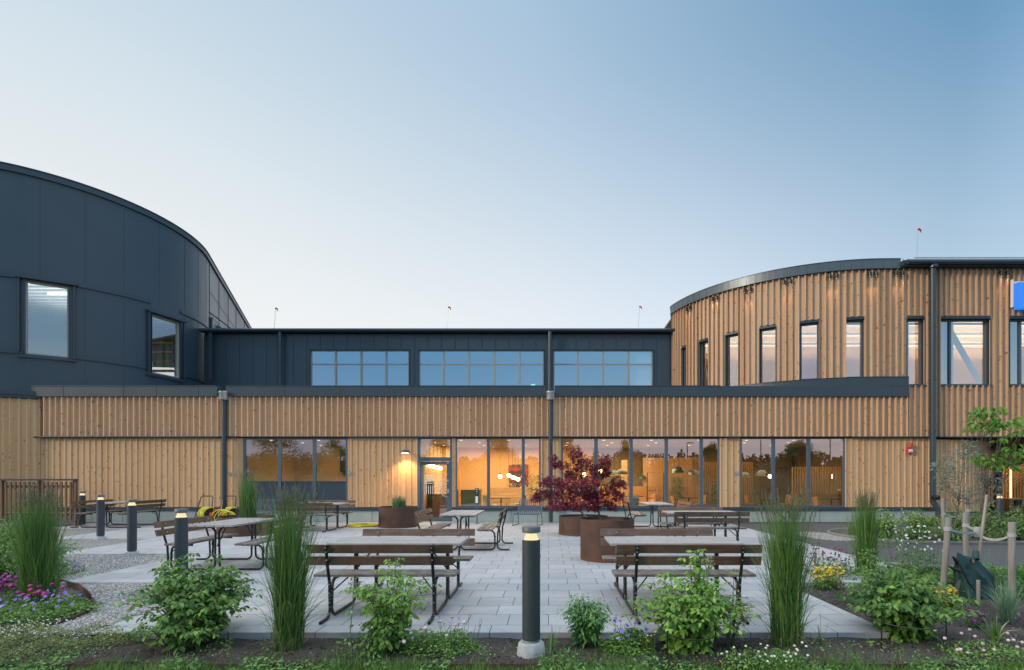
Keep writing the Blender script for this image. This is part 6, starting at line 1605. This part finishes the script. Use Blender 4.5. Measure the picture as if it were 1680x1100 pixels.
lawn('lawn_grass', 3500, -5.8, 5.6, 4.9, 5.2, .18, 'taller grass growing over the steel lawn edging', GRASS, lambda x, y: .35+.5*np.sin(x*2.3+.5)+.3*np.sin(x*6.1), z=-.07)
lawn('bed_grass', 5000, -8, 8, 5.1, 9.0, .16, 'scattered grass blades and weeds in the planting beds', GRASS, lambda x, y: np.where(((y < 5.7) | (x > 3.8) & (y < 8.4) | (x > 6.5)), .55+.35*np.sin(x*3), 0)*(x > -5.4), z=-.065)
WEED = m_leaf('weed_leaf', [(0, (.025, .065, .016)), (.5, (.055, .12, .028)), (1, (.12, .20, .05))], .25, .5)
cover(-5.6, 5.8, 4.6, 5.02, 5200, .13, .045, WEED, 'broad leaved weeds in the lawn edge', 'weeds', .45, -.105, False, lambda a, b: math.sin(a*2.1)+math.sin(a*5.3+1)+.6*math.sin(a*11) > -.3)
cover(-5.4, 5.6, 5.05, 5.6, 2200, .10, .034, WEED, 'small weeds on the soil', 'weeds', .5, -.062, False, lambda a, b: math.sin(a*4.1+2)+math.sin(a*9.3+b*5) > .2)

# ---- stakes, straps and watering bag round the young tree
def stake(x, y, z0, z1, r, lean, lab, mat=STAKE):
    m = MB(); m.tube([(x, y, z0), (x+lean*.5, y, (z0+z1)/2), (x+lean, y, z1-.006), (x+lean, y, z1)], [r, r, r, r*.9], 12)
    return tag(m.build('tree_stake', mat, smooth=True), lab, 'stake', 'stakes round the young trees')
xs1, xs2 = PX(1546, 7.75), PX(1660, 7.55)
stake(xs1, 7.75, -.1, PZ(850, 7.75), .040, PX(1556, 7.75)-xs1, 'thick leaning grey stake next to the white flowers')
stake(xs2, 7.55, -.1, PZ(857, 7.55), .045, .0, 'thick upright grey stake behind the blue green tussock')
stake(PX(1586, 8.7), 8.7, -.1, PZ(842, 8.7), .040, -.02, 'grey stake standing behind the watering bag')
stake(PX(1598, 8.0), 8.0, -.1, PZ(812, 8.0), .020, PX(1619, 8)-PX(1598, 8), 'thin leaning cane tied to the young tree trunk', BAMBOO)
stake(PX(1605, 7.3), 7.3, -.1, PZ(952, 7.3), .022, .0, 'short thin peg in front of the watering bag')
stake(PX(1548, 14.0), 14.0, 0, PZ(818, 14.0), .045, -.02, 'far stake beside the silver tree, the one nearer the downpipe')
stake(PX(1588, 14.0), 14.0, 0, PZ(818, 14.0), .045, .0, 'far stake beside the silver tree, the one nearer the entrance')
def strap(p0, p1, sag, lab, w=.035):
    p0, p1 = Vector(p0), Vector(p1); m = MB(); n = 12; q = []
    for i in range(n+1):
        t = i/n; p = p0.lerp(p1, t); p.z -= sag*4*t*(1-t); q.append(p)
    d = (p1-p0).normalized(); s_ = d.cross(Vector((0, 0, 1))).normalized()*.004
    for a, b in zip(q, q[1:]):
        n0 = len(m.v)
        for p in (a, b): m.v += [tuple(p+s_+Vector((0, 0, -w/2))), tuple(p+s_+Vector((0, 0, w/2))), tuple(p-s_+Vector((0, 0, w/2))), tuple(p-s_+Vector((0, 0, -w/2)))]
        m.f += [(n0+k, n0+(k+1) % 4, n0+4+(k+1) % 4, n0+4+k) for k in range(4)]
    c_ = MB
    for e, rr in ((p0, .052), (p1, .050)): m.lathe([(rr, -w*.8), (rr, w*.8)], 14, (e.x, e.y, e.z))
    return tag(m.build('tie_strap', STRAP), lab, 'strap', 'straps holding the young trees')
xt = PX(1603, 8.05)
strap((PX(1555, 7.75), 7.75, PZ(868, 7.75)), (xt, 8.05, PZ(874, 8.05)), .03, 'grey strap tying the leaning stake to the young tree')
strap((xt+.02, 8.05, PZ(878, 8.05)), (PX(1660, 7.55), 7.55, PZ(878, 7.55)), .07, 'sagging grey strap tying the young tree to the upright stake')
strap((PX(1585, 8.7), 8.7, PZ(862, 8.7)), (xt+.01, 8.05, PZ(868, 8.05)), .02, 'short grey strap tying the young tree to the back stake')
strap((PX(1548, 14.0), 14.0, PZ(843, 14)), (PX(1588, 14.0), 14.0, PZ(838, 14)), .12, 'grey strap sagging between the two far stakes')
# bag: a folded green water sack standing round the trunk
bm_pts = [(0, (1573, 992), (1628, 988)), (.12, (1571, 985), (1629, 975)), (.35, (1575, 965), (1631, 955)), (.6, (1572, 945), (1626, 938)), (.8, (1570, 932), (1612, 925)), (1, (1573, 917), (1602, 912))]
o = empty('watering_bag', (PX(1600, 7.7), 7.7, -.09), 'dark green folded watering bag slumped round the young tree trunk', 'watering bag')
m = MB(); rings = []; nn = 28
for t, (a, pa), (b, pb) in bm_pts:
    xa, xb = PX(a, 7.7), PX(b, 7.7); z_ = PZ((pa+pb)/2, 7.7); rings.append(len(m.v)); w2 = (xb-xa)/2
    for k in range(nn):
        an = 2*math.pi*k/nn; fold = 1+.13*math.sin(an*5+t*4)+.07*math.sin(an*11+t*9)
        m.v.append(((xa+xb)/2+w2*math.cos(an)*fold, 7.72+w2*.75*(1-.35*t)*math.sin(an)*fold, z_+.03*math.cos(an*2)-(.04*math.cos(an))))
for a, b in zip(rings, rings[1:]):
    for k in range(nn): m.f.append((a+k, a+(k+1) % nn, b+(k+1) % nn, b+k))
m.f.append(tuple(rings[-1]+k for k in range(nn)))
m.build('bag_body', BAGMAT, o, smooth=True)
m = MB()
for (xa, ya), (xb, yb) in (((1572, 925), (1563, 913)), ((1575, 937), (1557, 930)), ((1596, 915), (1598, 925))):
    A, B = Vector((PX(xa, 7.55), 7.55, PZ(ya, 7.55))), Vector((PX(xb, 7.5), 7.5, PZ(yb, 7.5))); m.tube([A, A.lerp(B, .5), B], [.028, .025, .014], 7)
m.tube([(PX(1574, 7.4), 7.4, PZ(925, 7.4)), (PX(1590, 7.38), 7.38, PZ(958, 7.38)), (PX(1612, 7.36), 7.36, PZ(984, 7.36))], [.012, .016, .010], 6)
m.build('bag_straps', BLACKP, o)
m = MB(); m.tube([(PX(1601, 7.6), 7.6, PZ(918, 7.6)), (PX(1601, 7.65), 7.65, PZ(905, 7.65))], [.045, .04], 10); m.build('filler_neck', BAGMAT, o)

# ---- dry blades and fallen leaves
def litter(name, n, x0, x1, y0, y1, z, ok, lab, ln=(.03, .12), wd=.004, mat=None, cat='litter'):
    c = Cloud(); xs = RNG.uniform(x0, x1, n); ys = RNG.uniform(y0, y1, n); k = np.array([ok(a, b) for a, b in zip(xs, ys)]); xs, ys = xs[k], ys[k]; n = len(xs)
    a = RNG.uniform(0, 6.28, n); L_ = RNG.uniform(*ln, n)
    c.inst(SIMP_V, SIMP_F, np.stack([xs, ys, np.full(n, z)], 1), np.stack([np.cos(a), np.sin(a), RNG.uniform(0, .25, n)], 1), unit(n)*.25+[0, 0, 1], L_, wd if np.isscalar(wd) else RNG.uniform(*wd, n), RNG.uniform(0, 1, n))
    return tag(c.build(name, mat or STRAW), lab, cat, kind='stuff')
litter('dry_straw', 900, -5.5, 7.5, 5.02, 8.5, -.052, lambda a, b: not inp(a, b) and not (ing(a, b) and b > 5.8), 'dry straw pieces lying on the dark soil of the beds')
litter('fallen_leaves', 420, -7.0, 6.4, 5.78, 13, .004, lambda a, b: inp(a, b) and (b < 6.6 or RNG.random() < .28), 'small fallen leaves and crumbs on the paving', (.010, .035), (.006, .018), m_leaf('dry_litter', [(0, (.05, .04, .025)), (.6, (.12, .09, .04)), (1, (.08, .12, .03))], .1))
